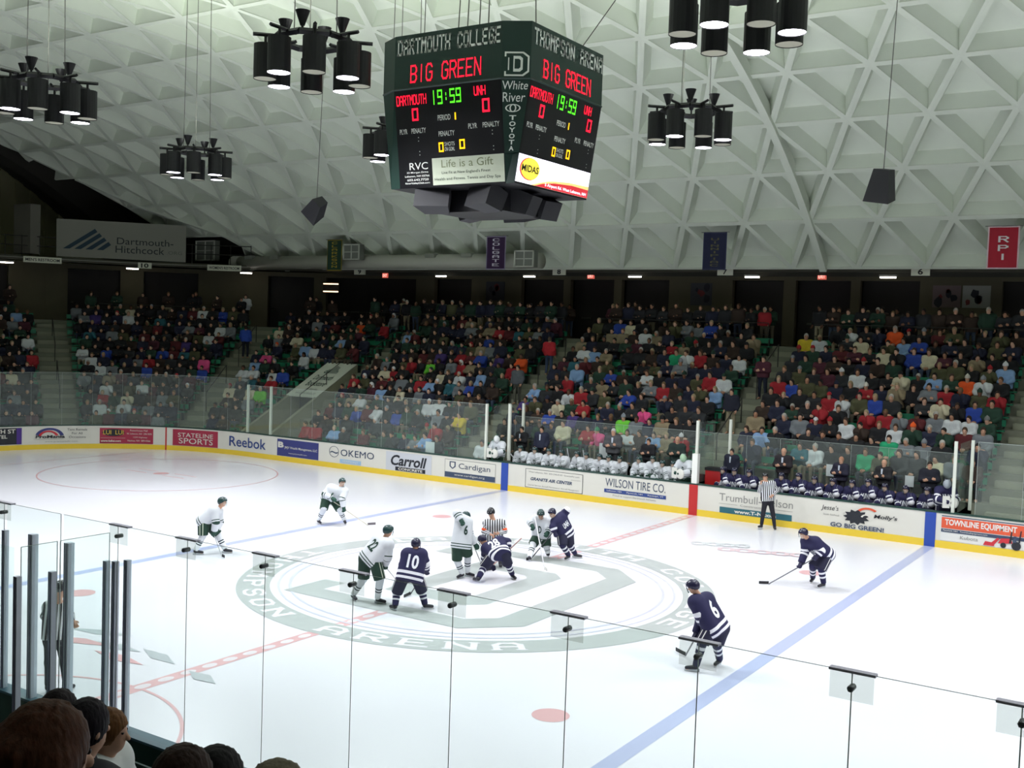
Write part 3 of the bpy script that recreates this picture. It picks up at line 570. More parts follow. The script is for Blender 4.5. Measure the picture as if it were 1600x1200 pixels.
for x, y in ((-.9, -.3), (-.7, -.2), (-.2, -.4), (.2, -.6), (.9, .4)): q.tube((x, y, SZ1), (x*.8, y*.8, vault_z(y)+.1), .014, n=5)
q.tube((-1.2, -1.2, SZ1), (-3.2, 1.4, vault_z(1)), .012, n=5); q.tube((1.9, .8, SZ1), (4.0, 3.2, vault_z(3)), .012, n=5); q.build('suspension_cable', m_wire, sb)

# ---- hanging loudspeakers
def hang_speaker(p, rz, label, tilt):
    r = empty('hanging_loudspeaker', p, rz, label, 'speaker', 'loudspeakers hung on cables')
    q = MB(); q.hexa([(-.36, -.3, -.42), (.36, -.3, -.42), (.26, .3, -.35), (-.26, .3, -.35), (-.22, -.22, .45), (.22, -.22, .45), (.16, .22, .45), (-.16, .22, .45)]); o = q.build('speaker_box', M('speaker_black', '26262a', .6), r); o.rotation_euler = (math.radians(tilt), math.radians(tilt*1.2), 0)
    MB().tube((0, 0, .4), (.15, .1, vault_z(p[1])-p[2]+.1), .012, n=5).build('cable', m_wire, r)
hang_speaker((-13.2, 8.0, 10.35), .4, 'dark tilted loudspeaker on a cable left of the scoreboard', 38)
hang_speaker((7.12, 8.0, 10.3), -.2, 'dark loudspeaker on a long cable at the upper right', 8)

# ---- pennants, fans, duct, signs
def banner(x0, x1, y, z0, z1, col, edge, lab, letters=None, lc='d8d8d8', stack=True):
    k = .970; x0, x1 = CAM[0]+(x0-CAM[0])*k, CAM[0]+(x1-CAM[0])*k; z0, z1 = CAM[2]+(z0-CAM[2])*k, CAM[2]+(z1-CAM[2])*k
    r = MB(); n = 6
    f = lambda o: (lambda a, b_: (x0+(x1-x0)*a, y-o-.03*math.sin(a*7), z0+(z1-z0)*b_))
    for i in range(n): rect(r, i/n, (i+1)/n, 0, 1, f(0), 1)
    for i in range(n): rect(r, max(.05, i/n), min(.95, (i+1)/n), .03, .97, f(.012), 0)
    o = r.build('hanging_banner', [M('flag_'+col, col, .8), M('flag_edge_'+edge, edge, .8), M('flag_letter_'+lc, lc, .8)], label=lab, cat='banner', group='school banners hung from the vault edge')
    if letters:
        t = MB(); n = len(letters); g0, g1 = (.08, .95) if n > 4 else (.18, .8)
        for k, ch in enumerate(letters): h = (g1-g0)/n; block(t, ch, .34, .66, g1-(k+.85)*h, g1-(k+.15)*h, f(.022), 0, th=1.1)
        t.build('banner_lettering', M('flag_letter_'+lc, lc, .8), o)
    MB().tube((x0-.1, y, z1+.01), (x1+.1, y, z1+.01), .015).build('banner_pole', m_wire, o)
YB = 20.9
banner(-25.8, -24.72, YB, 9.0, 10.66, '1c3a2c', '8a7a20', 'dark green banner with gold letters, leftmost of the hanging banners', 'CLARKSON', '9c8a28')
banner(-15.35, -14.2, YB, 9.05, 10.66, '32183e', '8d86a0', 'purple banner with a pale border and white letters COLGATE', 'COLGATE', 'c8c4d0')
banner(-4.0, -2.92, YB, 9.02, 10.62, '141a3a', '2a3050', 'navy banner with dim gold letters above section seven', 'QUINNIPIAC', '5c5a38')
banner(7.4, 8.5, YB, 9.04, 10.62, 'a0182c', 'd0b8bc', 'red banner with white letters RPI at the right edge', 'RPI', 'd8d4d4')
m_duct = M('duct_white', 'aeb0a2', .5)
def fan(x, y, z, w_, lab):
    r = empty('grille_box', (x, y, z), 0, lab, 'fan', 'square wire-front heater boxes')
    q = MB(); q.box(-w_/2, w_/2, 0, .35, -w_*.36, w_*.36); q.build('housing', M('fan_grey', '70746c', .6), r)
    q = MB()
    for t in (-1, 1): q.box(-w_/2, w_/2, -.06, 0, t*w_*.34-.03, t*w_*.34+.03); q.box(t*w_*.48-.03, t*w_*.48+.03, -.06, 0, -w_*.36, w_*.36)
    q.box(-.02, .02, -.05, 0, -w_*.36, w_*.36); q.box(-w_/2, w_/2, -.05, 0, -.02, .02); q.build('grille', M('fan_white', 'b6b9ae', .5), r)
fan(-22.9, YB, 9.88, 1.1, 'white-framed heater box beside the green and gold banner')
fan(-12.3, YB, 9.46, 1.05, 'white-framed heater box right of the purple banner')
fan(-34.3, 21.2, 10.1, 1.6, 'large dark heater box at the left end of the duct')
q = MB(); q.tube((-32.0, 21.8, 9.42), (-11.9, 21.8, 9.42), .37, n=18); du = q.build('air_duct', m_duct, smooth=True, label='long round white air duct under the vault edge', cat='duct')
q = MB(); q.tube((-32.6, 21.8, 9.42), (-32.0, 21.8, 9.42), .39, n=18); q.build('duct_end', M('duct_end', 'c4c4ba', .4), du)
q = MB()
for x in (-31, -29, -18.2, -16): q.box(x-.3, x+.3, 21.4, 21.7, 9.6, 9.8)
q.build('duct_vent', M('duct_vent', '85897e', .6), du)
m_tube = M('fluorescent_tube', 'fff4e6', .5, emit=9)
for k, s in enumerate((26.35, 20.12, 14.54, 8.59, 2.76, -3.16, -9.4, 29.0, 31.7)):
    p = BP(s, 12.0, 8.86); a = BA(s)
    r = empty('fluorescent_light', p, a, 'lit white strip light under the concourse ceiling, %s from the left' % ('third fourth fifth sixth seventh eighth last second first'.split()[k]), 'light', 'strip lights along the concourse')
    MB().box(-.35, .35, -.08, .08, .04, .12).build('fixture', M('fixture_white', 'b0b0a8', .5), r); MB().box(-.32, .32, -.05, .05, -.02, .04).build('tube', m_tube, r)
for k, (s, lab) in enumerate(((22.9, 'left of section nine sign'), (11.26, 'under section eight sign'), (-.23, 'right of section seven sign'))):
    p = BP(s, 12.5, 8.93); q = MB(); q.box(-.19, .19, -.03, .03, -.13, .13, 0)
    text(q, 'EXIT', -.15, .15, -.08, .08, lambda x, z: (x, -.034, z), 1, .02); MB
    q.build('exit_sign', [M('exit_red', 'e86a5a', .5, emit=.7), M('exit_letter', 'ffd0c0', .5, emit=1.2)], loc=p, label='small glowing red exit sign '+lab, cat='sign', group='exit signs')
for s, num in ((23.06, '9'), (11.93, '8'), (3.46, '7'), (-4.77, '6'), (28.65, '10')):
    p = BP(s, 10.55, 9.02); a = BA(s); q = MB(); q.box(-.36, .36, -.03, .03, -.16, .16, 0)
    o = q.build('section_sign', [M('sign_plate', 'd6d8c4', .6), M('sign_digit', '1a1a18', .6)], loc=p, label='pale section sign reading %s on the fascia' % {'9': 'nine', '8': 'eight', '7': 'seven', '6': 'six', '10': 'ten'}[num], cat='sign', group='section number signs'); o.rotation_euler = (0, 0, a)
    t = MB(); text(t, num, -.1*len(num), .1*len(num), -.12, .12, lambda x, z: (x, -.034, z), 0, .03); t.build('number', M('sign_digit'), o)
for s, wtxt, lab in ((26.7, "WOMEN'S RESTROOM", 'right of the big hospital banner'), (31.0, "MEN'S RESTROOM", 'below left of the big hospital banner')):
    p = BP(s, 10.5, 9.05); a = BA(s); q = MB(); q.box(-.95, .95, -.03, .03, -.16, .16, 0); text(q, wtxt, -.85, .85, -.08, .08, lambda x, z: (x, -.034, z), 1, .02)
    o = q.build('restroom_sign', [M('sign_plate'), M('sign_digit')], loc=p, label='long pale restroom sign '+lab, cat='sign'); o.rotation_euler = (0, 0, a)
# big hospital banner on the corner fascia
A, B = at_depth(88, 402, 0), None
def corner_pt(u, v, R0):
    d = ray(u, v); o = CAM[:2]-np.array([CX, CY]); a = d[:2]@d[:2]; b_ = o@d[:2]; c = o@o-R0*R0; t = (-b_+math.sqrt(b_*b_-a*c))/a; return CAM+d*t
PL, PR = corner_pt(88, 403, 19.6), corner_pt(290, 415, 19.6); hz = 2.05
def hb(off):
    n = np.array([PR[1]-PL[1], -(PR[0]-PL[0])]); n /= np.linalg.norm(n)
    return lambda x, z: (PL[0]+(PR[0]-PL[0])*x+n[0]*off, PL[1]+(PR[1]-PL[1])*x+n[1]*off, 9.32+hz*z)
q = MB(); rect(q, 0, 1, 0, 1, hb(.06), 0); rect(q, 0, 1, 0, 1, hb(-.02), 0)
for a_, b_ in (((0, 0), (1, 0)), ((1, 0), (1, 1)), ((1, 1), (0, 1)), ((0, 1), (0, 0))): q.quad(hb(.06)(*a_), hb(.06)(*b_), hb(-.02)(*b_), hb(-.02)(*a_), 0)
for k in range(4):
    x0 = .05+.085*k; x1 = .29+.035*k; t = .2-.0*k; zt_ = .78-.11*k
    poly(q, [(x0, .22), (x0+.05, .22), (x1+.02, zt_-.08), (x1, zt_)], hb(.07), 1)
text(q, 'Dartmouth-', .46, .9, .4, .58, hb(.07), 2, .0); text(q, 'Hitchcock', .45, .83, .17, .36, hb(.07), 2); text(q, '.ORG', .85, .97, .19, .28, hb(.07), 3)
q.build('hospital_banner', [M('banner_grey', '8f8f84', .8), M('banner_blue', '2f4552', .8), M('banner_ink', '2b2f33', .8), M('banner_faint', '6a6c66', .8)], label='big grey-white hospital banner with four slanting blue bars', cat='banner')
p0 = corner_pt(42, 395, 19.9); MB().box(-.75, .75, -.3, .3, -.05, 2.6).build('white_cabinet', M('cabinet_grey', '6e6c62', .7), loc=p0, label='tall pale cabinet left of the hospital banner', cat='cabinet')
q = MB()
for hh in (.5, 1.0):
    q.path([corner_pt(u, 402, 19.3)*[1, 1, 0]+np.array([0, 0, 9.3+hh]) for u in (0, 30, 60, 88)], .025, n=5); q.path([corner_pt(u, 405, 19.3)*[1, 1, 0]+np.array([0, 0, 9.3+hh]) for u in (292, 320, 350, 392)], .025, n=5)
for u in (8, 34, 62, 300, 330, 360, 392): p = corner_pt(u, 402, 19.3); q.tube((p[0], p[1], 9.2), (p[0], p[1], 10.35), .025, n=5)
q.build('walkway_railing', M('rail_dark', '2b2a26', .6), label='dark pipe railing along the high walkway at the left', cat='railing')
# wall posters
for x0, x1, z0, z1, lab, cols in ((-6.28, -5.2, 7.6, 8.66, 'dim crowded poster on the wall under section seven', '3c3c40'), (4.69, 5.8, 7.7, 8.62, 'poster with a red figure on the wall at the right', '6a5a58'), (5.87, 6.95, 7.7, 8.62, 'pale poster with dark players on the wall at the right', '8a8c84'), (-18.09, -16.9, 7.66, 8.67, 'dim poster on the wall below the purple banner', '34343a')):
    q = MB(); f = lambda x, z: (x, HY+WD-.03, z); q.box(x0, x1, HY+WD-.025, HY+WD, z0, z1, 0)
    random.seed(int(x0*10))
    for k in range(5):
        cx_, cz_ = random.uniform(x0+.2, x1-.2), random.uniform(z0+.2, z1-.2); r_ = random.uniform(.1, .22); poly(q, [(cx_+r_*random.uniform(.6, 1)*math.cos(t), cz_+r_*1.2*random.uniform(.6, 1)*math.sin(t)) for t in np.arange(9)*2*math.pi/9], f, 1+k % 2)
    q.build('wall_poster', [M('poster_'+cols, cols, .7), M('poster_dark', '1e2028', .7), M('poster_red', '6e2a2c', .7)], label=lab, cat='poster')

# ================================================================ GLASS
g_far = glass('far_glass', (.9, .96, .93), .09); g_near = glass('near_glass', (.90, .965, .945), .03)
m_post = M('post_white', 'd8dcd0', .5); m_alu = M('post_grey', 'c4c8d6', .4); m_seam = M('glass_seam', 'aab4ae', .6)
BAR = {}
def barrier(key, lab):
    if key not in BAR: BAR[key] = empty(key, (0, 0, 0), 0, lab, 'glass barrier')
    return BAR[key]
farb = barrier('far_glass_barrier', 'clear glass barrier with white posts along the far boards'); benb = barrier('bench_glass_barrier', 'clear glass barrier behind the two team benches'); nearb = barrier('near_glass_barrier', 'seamless clear glass barrier with clips on the near boards'); penb = barrier('penalty_box_glass', 'glass and grey posts of the near penalty box at the left')
def panel(s0, s1, z0, z1, off=.05, name='glass_panel', lab='clear glass panel standing on the far boards', grp='far side glass panels'):
    q = MB(); ss = srange(s0+.012, s1-.012)
    for a, b_ in zip(ss[:-1], ss[1:]): q.quad(BP(a, off, z0), BP(b_, off, z0), BP(b_, off, z1), BP(a, off, z1))
    o = q.build(name, g_far, benb if 'bench' in grp else farb)
    e = MB(); e.path([BP(a, off, z1) for a in ss], .006, n=4); e.tube(BP(s1-.012, off, z0), BP(s1-.012, off, z1), .006, n=4); e.build('panel_edge', m_seam, o)
s = 8.8
while s < 39: panel(s, s+1.3, 1.1, 3.24 if s < 21.8 else 3.5); s += 1.3
s = -9.0
while s > -13: panel(s-1.27, s, 1.1, 3.3); s -= 1.27
s = -8.4
while s < 8.6: panel(s, s+1.7/1.4, ZR0, 2.72, D0-.02, lab='clear glass panel behind the players\' benches', grp='bench back glass panels'); s += 1.7/1.4
def post(s, off, z0, z1, r, lab, m=None):
    p = BP(s, off, 0); q = MB(); q.box(p[0]-r, p[0]+r, p[1]-r, p[1]+r, z0, z1); return q.build('glass_post', m or m_post, farb)
for s, off, lab in ((21.9, .1, 'white glass post left of the sloping bookstore banner'), (20.45, .1, 'white glass post right of the first one, below the bookstore banner'), (8.74, .06, 'white post at the left end of the white team bench'), (8.3, 1.0, 'white post behind the left end of the white team bench'),
                    (7.95, .5, 'white post inside the left end of the white team bench'), (8.1, 1.7, 'rear white post at the left end of the white team bench'), (-.02, .1, 'thin white post above the padded one between the benches'), (-.58, 1.7, 'white post behind the gap between the benches'), (-8.38, .1, 'white post at the right end of the navy bench'), (-8.7, 1.0, 'second white post at the right end of the navy bench')):
    post(s, off, 1.1, 3.26, .045, lab)
p = BP(.0, .1, 0); MB().box(-.1, .1, -.1, .1, 1.1, 2.12).build('padded_post', M('pad_white', 'eef0ea', .5), loc=(p[0], p[1], 0), label='thick white padded post between the two benches', cat='post')
for s in (8.5, -.0, -8.5):
    q = MB(); q.quad(BP(s, .15, 1.1), BP(s, 1.7, 1.1), BP(s, 1.7, 3.2), BP(s, .15, 3.2)); o = q.build('glass_panel', g_far, benb)
# near side
YN = -13.05; seams = [-1.35, -.1, 1.2, 2.45, 3.6, 4.84, 6.11, 7.39, 8.67, 9.96, 11.23, 12.51, 13.72, 15.0]
for a, b_ in zip(seams[:-1], seams[1:]):
    q = MB(); c = .03 if b_ < 3.7 else .006; q.quad((a+c, YN, 1.1), (b_-c, YN, 1.1), (b_-c, YN, 3.62), (a+c, YN, 3.62))
    lab = 'tall glass panel of the near boards, between clips %.0f metres right of the penalty box' % max(0, a-3.4) if a > 3.5 else 'tall glass panel in front of the near penalty box'
    o = q.build('glass_panel', g_near, nearb if a > 3.5 else penb)
    e = MB(); e.tube((a+c, YN, 3.62), (b_-c, YN, 3.62), .003, n=4); e.tube((b_-c, YN, 1.1), (b_-c, YN, 3.62), .0055, n=4); e.build('panel_edge', m_seam, o)
for k, x in enumerate([1.2, 3.6]+seams[5:-1]):
    if x == 3.6: x = 3.62
    r = MB().quad((-.17, -.03, -.22), (.17, -.03, -.22), (.17, -.03, 0), (-.17, -.03, 0)).build('glass_clip', glass('clip_glass', (.95, .95, .92), .26) if 'clip_glass' not in MATS else MATS['clip_glass'], nearb if x > 3.5 else penb); r.location = (x, YN, 3.62)
    q = MB(); q.box(-.18, .18, -.04, .03, -.005, .015); q.build('clip_cap', M('clip_grey', 'b9b6c6', .5), r)
    q = MB(); q.tube((0, -.06, -.12), (0, .02, -.12), .026, n=10); q.ball((0, -.06, -.12), .028); q.build('bolt', M('bolt_dark', '4a4c50', .4), r)
def npost(x, y, z0, z1, lab):
    h = .045 if 'broad' in lab else .032; r = MB(); r.box(x-h, x+h, y-h, y+h, z0, z1, 0); r.box(x+.0, x+.015, y-h-.006, y-h, z0, z1, 1); r.box(x-h, x-h+.012, y-h-.004, y-h, z0, z1, 1); r.build('glass_post', [m_alu, M('post_groove', '6a6488', .4)], penb)
npost(1.2, YN, 1.05, 3.25, 'grey post at the left picture edge, front of the near penalty box'); npost(1.83, YN, 1.05, 3.28, 'broad grey post left of the near linesman'); npost(2.6, YN, 1.05, 3.27, 'broad grey post covering the near linesman')
npost(3.36, YN, 1.05, 3.15, 'slim grey post, left of a close pair beside the glass'); npost(3.53, YN, 1.05, 3.17, 'slim grey post, right of a close pair beside the glass'); npost(3.76, YN, 1.05, 3.22, 'grey post at the corner of the seamless glass')
npost(3.42, -13.84, 1.05, 3.16, 'grey post hiding the linesman, side wall of the penalty box'); npost(3.42, -14.28, 1.05, 3.18, 'grey post nearest the camera at the lower left')
for y0, y1 in ((-14.24, -13.78), (-13.74, -13.06)):
    q = MB(); q.quad((3.42, y0, 1.1), (3.42, y1, 1.1), (3.42, y1, 3.51), (3.42, y0, 3.51)); o = q.build('glass_panel', g_near, penb)
    e = MB(); e.tube((3.42, y0, 3.51), (3.42, y1, 3.51), .004, n=4); e.tube((3.42, y0, 1.1), (3.42, y0, 3.51), .006, n=4); e.tube((3.42, y1, 1.1), (3.42, y1, 3.51), .006, n=4); e.build('panel_edge', m_seam, o)
q = MB(); q.quad((-1, -14.3, 1.1), (3.38, -14.3, 1.1), (3.38, -14.3, 3.51), (-1, -14.3, 3.51)); q.build('glass_panel', g_near, penb)
q = MB(); q.box(-30, 36, YN-.05, YN+.1, 0, 1.07, 0); nb = q.build('near_boards', M('board_outer_green', '123630', .6), label='near side boards seen from behind with a blue-green cap', cat='boards')
MB().box(-30, 36, YN-.1, YN+.12, 1.07, 1.1).build('cap_rail', M('cap_blue_green', '3c5a68', .4), nb)
q = MB(); q.box(3.45, 36, YN-.3, YN-.06, .72, .78, 0); q.box(3.45, 36, YN-.32, YN-.29, .72, .95, 0)
for k in range(14): q.box(3.9+k*1.27, 3.96+k*1.27, YN-.3, YN-.05, 0, .75, 0)
q.build('board_ledge', M('board_outer_green'), nb)
q = MB(); q.path([(4.35, -16.2, 1.6), (4.35, -16.2, 2.62), (4.3, -16.3, 2.68), (3.6, -16.35, 2.68), (2.8, -16.35, 2.68)], .05, n=10); q.build('hand_rail', M('rail_black', '16181c', .4), label='dark curved hand rail at the lower left edge', cat='railing')

# ================================================================ BENCHES, STAIRS, RAILS ON THE TERRACE
m_seat = M('seat_green', '1b7a58', .5, noise=.1, nscale=2); m_seat_d = M('seat_bracket', '20302a', .6)
AIS = [(.4, 0, 'the central stairs'), (10.6, 0, 'the stairs left of the white bench'), (-9.95, -2, 'the far right stairs'), (25.6, -2, 'the corner stairs'), (30.8, -2, 'the wide left stairs')]
AW = {30.8: .8, 25.6: .75, -9.95: .95}
def aisle_hit(s, d, pad=.0):
    for a, _, _ in AIS:
        if abs(s-a)*BK(a, d) < AW.get(a, .68)+pad: return True
    if d > VD and abs(s-20.7) < .5+pad: return True
    if (d < 3.2 and 19.5-pad < s < 21.3) or (d < VD+.6 and 20.35-pad < s < 21.3): return True
    if d < VD+.25 and VS0-.15-pad < s < vs1(d)+.15+pad: return True
    return False
for a, i0, nm in AIS+[(20.7, 6, 'the stairs above the tunnel')]:
    hw = AW.get(a, .55)-.05; q = MB(); an = BA(a); c, s_ = math.cos(an), math.sin(an)
    for i in range(i0, NR):
        d = row_d(i+1); z = row_z(i)
        for sd in (0,):
            P_ = [BP(a, d-.39, z), BP(a, d, z)]; t = np.array([c, s_, 0])*hw
            q.hexa([P_[0]-t, P_[1]-t, P_[1]+t, P_[0]+t, P_[0]-t+[0, 0, .21], P_[1]-t+[0, 0, .21], P_[1]+t+[0, 0, .21], P_[0]+t+[0, 0, .21]])
    q.build('stair_steps', m_conc_l, label='pale concrete half steps of '+nm, cat='stairs', group='stairs through the stands')
    hr = empty('aisle_handrail', BP(a, 0, 0), 0, 'thin dark handrail down the middle of '+nm, 'railing', 'handrails on the stairs')
    for i1, i2 in ((max(i0, 1), 4), (6, 9)):
        if i1 < i0 or i2 <= i1: continue
        q = MB(); o = BP(a, 0, 0); pts = [BP(a, row_d(i)+.2, row_z(i)+.95)-o for i in (i1, i2)]; q.path([pts[0]-[0, 0, .95], pts[0], pts[1], pts[1]-[0, 0, .95]], .022, n=6); q.build('rail', M('rail_dark'), hr)
segs = {}
def bench(i, a, b_):
    if (b_-a) < .6: return
    d = row_d(i)+.5; z = row_z(i)+.42; q = MB()
    prism(q, a, b_, d-.14, d+.14, z-.045, z, 0); prism(q, a, b_, d+.2, d+.24, z+.12, z+.34, 0)
    n = max(2, int((b_-a)/1.6))
    for k in range(n+1):
        s = a+.15+(b_-a-.3)*k/n; prism(q, s-.03, s+.03, d-.1, d+.1, z-.42, z-.05, 1)
        prism(q, s-.02, s+.02, d+.1, d+.22, z-.06, z+.3, 1)
    sec = 'right of the far right stairs' if b_ < -9.5 else 'behind the navy bench' if b_ < .2 else 'behind the white bench' if b_ < 10.3 else 'between the left bench stairs and the tunnel' if b_ < 21.2 else 'left of the tunnel' if b_ < 25.5 else 'in the corner section' if b_ < 31.5 else 'at the far left edge'
    q.build('bench', [m_seat, m_seat_d], label='green bench %s, %s row up' % (sec, ordn[i+2] if i+2 < 10 else ('eleventh', 'twelfth', 'thirteenth')[i-8]), cat='bench', group='green benches in the stands')
SEATS = []
for i in range(-2, NR):
    d = row_d(i)+.5; s = -12.5; start = None; lim = 37.5
    while s < lim:
        bad = aisle_hit(s, d) or (i < 0 and -8.9 < s < 8.95)
        if bad and start is not None: bench(i, start, s-.05); start = None
        if not bad and start is None: start = s
        s += .1
    if start is not None: bench(i, start, lim)
    s = -12.4
    while s < lim-.3:
        st = .56/BK(s, d)
        if not aisle_hit(s, d, .3) and not (i < 0 and -9.0 < s < 9.25): SEATS.append((i, s, d))
        s += st
# sloping bookstore banner over the tunnel
q = MB(); K = lambda off: (lambda x, y: tuple(TP(VS1+.02-x*(VS1-VS0+.04), 3.75+y*2.9, row_z(0)+(3.75+y*2.9-D0)*RISE/RUN+.40+off)))
rect(q, 0, 1, 0, 1, K(.0), 0); rect(q, 0, 1, 0, 1, K(-.04), 0)
for k in range(4): poly(q, [(.38+.06*k, .68), (.41+.06*k, .68), (.45+.06*k, .93-.02*k), (.42+.06*k, .93-.02*k)], K(.01), 1)
text(q, 'd    h', .28, .72, .68, .8, K(.01), 1, .02); text(q, 'Dartmouth', .2, .8, .48, .62, K(.01), 1, .01); text(q, 'Bookstore', .2, .8, .3, .44, K(.01), 1, .01); text(q, 'textbooks', .35, .75, .18, .24, K(.01), 2); text(q, 'www.dartmouthbooks.com', .2, .85, .06, .13, K(.01), 2)
q.build('bookstore_banner', [M('cloth_white', 'd6dccb', .8), M('cloth_green_ink', '234838', .8), M('cloth_grey_ink', '8a9488', .8)], label='sloping white bookstore banner roofing the entrance tunnel', cat='banner')
q = MB(); rl = [TP(VS0+.3, d, row_z(0)+(d-D0)*RISE/RUN+.95) for d in (3.0, 6.6)]; q.path([rl[0]-[0, 0, .8], rl[0], rl[1], rl[1]-[0, 0, .7]], .02, n=5); q.tube((rl[0]+rl[1])/2-[0, 0, .7], (rl[0]+rl[1])/2, .02, n=5)
q.build('tunnel_rail', M('rail_dark'), label='thin dark rail running over the bookstore banner', cat='railing')
# rail at the edge of the concourse
stops = sorted([-12.]+[x[0] for x in AIS]+[37.])
for n_, (a, b_) in enumerate(zip(stops[:-1], stops[1:])):
    q = MB(); ss = srange(a+1.0, b_-1.0, 1.2)
    for hh in (.5, 1.0): q.path([BP(t, DC+.1, ZC+hh) for t in ss], .018, n=5)
    for t in ss: q.tube(BP(t, DC+.1, ZC), BP(t, DC+.1, ZC+1.0), .018, n=5)
    q.build('concourse_railing', M('rail_dark'), label='dark pipe railing behind the top row, %s section from the right' % ordn[n_], cat='railing', group='railings of the concourse')

# ================================================================ SCULPTED FIGURES
def cone(P, a, b, ra, rb):
    ab = b-a; t = np.clip(((P-a)@ab)/max(ab@ab, 1e-9), 0, 1); return np.linalg.norm(P-a-t[:, None]*ab, axis=1)-(ra+(rb-ra)*t)
def ell(P, c, B, r):      # B rows = axes
    q = (P-c)@B.T; k = np.linalg.norm(q/r, axis=1); return (k-1)*min(r)*(.6+.4*np.clip(k, 0, 2)/2+.2)
def smin(a, b, k=.03): h = np.clip(.5+.5*(b-a)/k, 0, 1); return b+(a-b)*h-k*h*(1-h)
def nets(f, lo, hi, h):
    n = (np.ceil((hi-lo)/h).astype(int)+2); ax = [lo[i]-h+h*np.arange(n[i]+1) for i in range(3)]; n = n+1
    Gd = np.stack(np.meshgrid(*ax, indexing='ij'), -1); Vv = f(Gd.reshape(-1, 3)).reshape(n)
    Vv = np.where(Vv == 0, 1e-6, Vv); acc = np.zeros((*(n-1), 3)); cnt = np.zeros(n-1)
    sl = lambda o: tuple(slice(o[i], n[i]-1+o[i]) for i in range(3))
    for axn in range(3):
        e = [0, 0, 0]; e[axn] = 1; oth = [i for i in range(3) if i != axn]
        for p in (0, 1):
            for q in (0, 1):
                o = [0, 0, 0]; o[oth[0]] = p; o[oth[1]] = q; o2 = [o[i]+e[i] for i in range(3)]
                v1 = Vv[sl(o)]; v2 = Vv[sl(o2)]; m = (v1 < 0) != (v2 < 0); t = np.where(m, v1/(v1-v2+1e-12), 0)
                for i in range(3): acc[..., i] += np.where(m, o[i]+t*e[i], 0)
                cnt += m
    act = cnt > 0; idx = -np.ones(n-1, int); idx[act] = np.arange(act.sum())
    base = np.stack(np.meshgrid(*[np.arange(k-1) for k in n], indexing='ij'), -1)[act]
    vs = (base+acc[act]/cnt[act][:, None])*h+np.array([a[0] for a in ax]); F = []
    for axn in range(3):
        o1, o2 = [(1, 2), (2, 0), (0, 1)][axn]
        s1 = [slice(1, n[i]-1) for i in range(3)]; s1[axn] = slice(0, n[axn]-1); s2 = list(s1); s2[axn] = slice(1, n[axn])
        a = Vv[tuple(s1)] < 0; b = Vv[tuple(s2)] < 0; ch = np.argwhere(a != b)
        if not len(ch): continue
        off = np.array([1, 1, 1]); off[axn] = 0; C = ch+off; fl = a[tuple(ch.T)]
        e1 = np.zeros(3, int); e1[o1] = 1; e2 = np.zeros(3, int); e2[o2] = 1
        q = [idx[tuple(k.T)] for k in (C-e1-e2, C-e2, C, C-e1)]; q = np.stack(q, 1); q[~fl] = q[~fl][:, ::-1]; F.append(q)
    return vs, np.concatenate(F)
def npmesh(name, vs, fs, mats, attrs=None, mi=None, smooth=True):
    me = bpy.data.meshes.new(name); me.vertices.add(len(vs)); me.vertices.foreach_set('co', np.asarray(vs, 'f').ravel())
    nf = len(fs); me.loops.add(nf*4); me.loops.foreach_set('vertex_index', np.asarray(fs, 'i').ravel()); me.polygons.add(nf)
    me.polygons.foreach_set('loop_start', np.arange(0, nf*4, 4, dtype='i'))
    for m in (mats if isinstance(mats, (list, tuple)) else [mats]): me.materials.append(m)
    if mi is not None: me.polygons.foreach_set('material_index', np.asarray(mi, 'i'))
    me.polygons.foreach_set('use_smooth', np.ones(nf, bool)*smooth)
    for k, v in (attrs or {}).items(): a = me.attributes.new(k, 'FLOAT', 'POINT'); a.data.foreach_set('value', np.asarray(v, 'f'))
    me.update(); me.validate(); return me
def unit(v): return v/(np.linalg.norm(v)+1e-9)
def basis(fw, up):        # rows right, forward, up
    fw = unit(fw); r = unit(np.cross(fw, up)); return np.stack([r, fw, np.cross(r, fw)])
def head_basis(J): B = basis(J['fd'], unit(J['hd']-J['nk'])*.35+np.array([0, 0, 1.])); return B
def bbox(J, keys, pad): A = np.array([J[k] for k in keys]); return A.min(0)-pad, A.max(0)+pad
ALLJ = 'hd nk pv sR sL eR eL wR wL hR hL kR kL aR aL tR tL'.split()
def f_head(P, J, B, s=1.):
    c = J['hd']; d = ell(P, c+B[2]*.015*s, B, np.array([.076, .095, .108])*s); d = smin(d, ell(P, c-B[2]*.06*s+B[1]*.03*s, B, np.array([.055, .062, .062])*s), .03)
    d = smin(d, cone(P, c+B[1]*.09*s+B[2]*.012*s, c+B[1]*.112*s-B[2]*.022*s, .009*s, .015*s), .012)
    for sg in (1, -1): d = smin(d, ell(P, c+B[0]*.08*sg*s-B[2]*.005*s-B[1]*.005*s, B, np.array([.012, .02, .032])*s), .008)
    return d
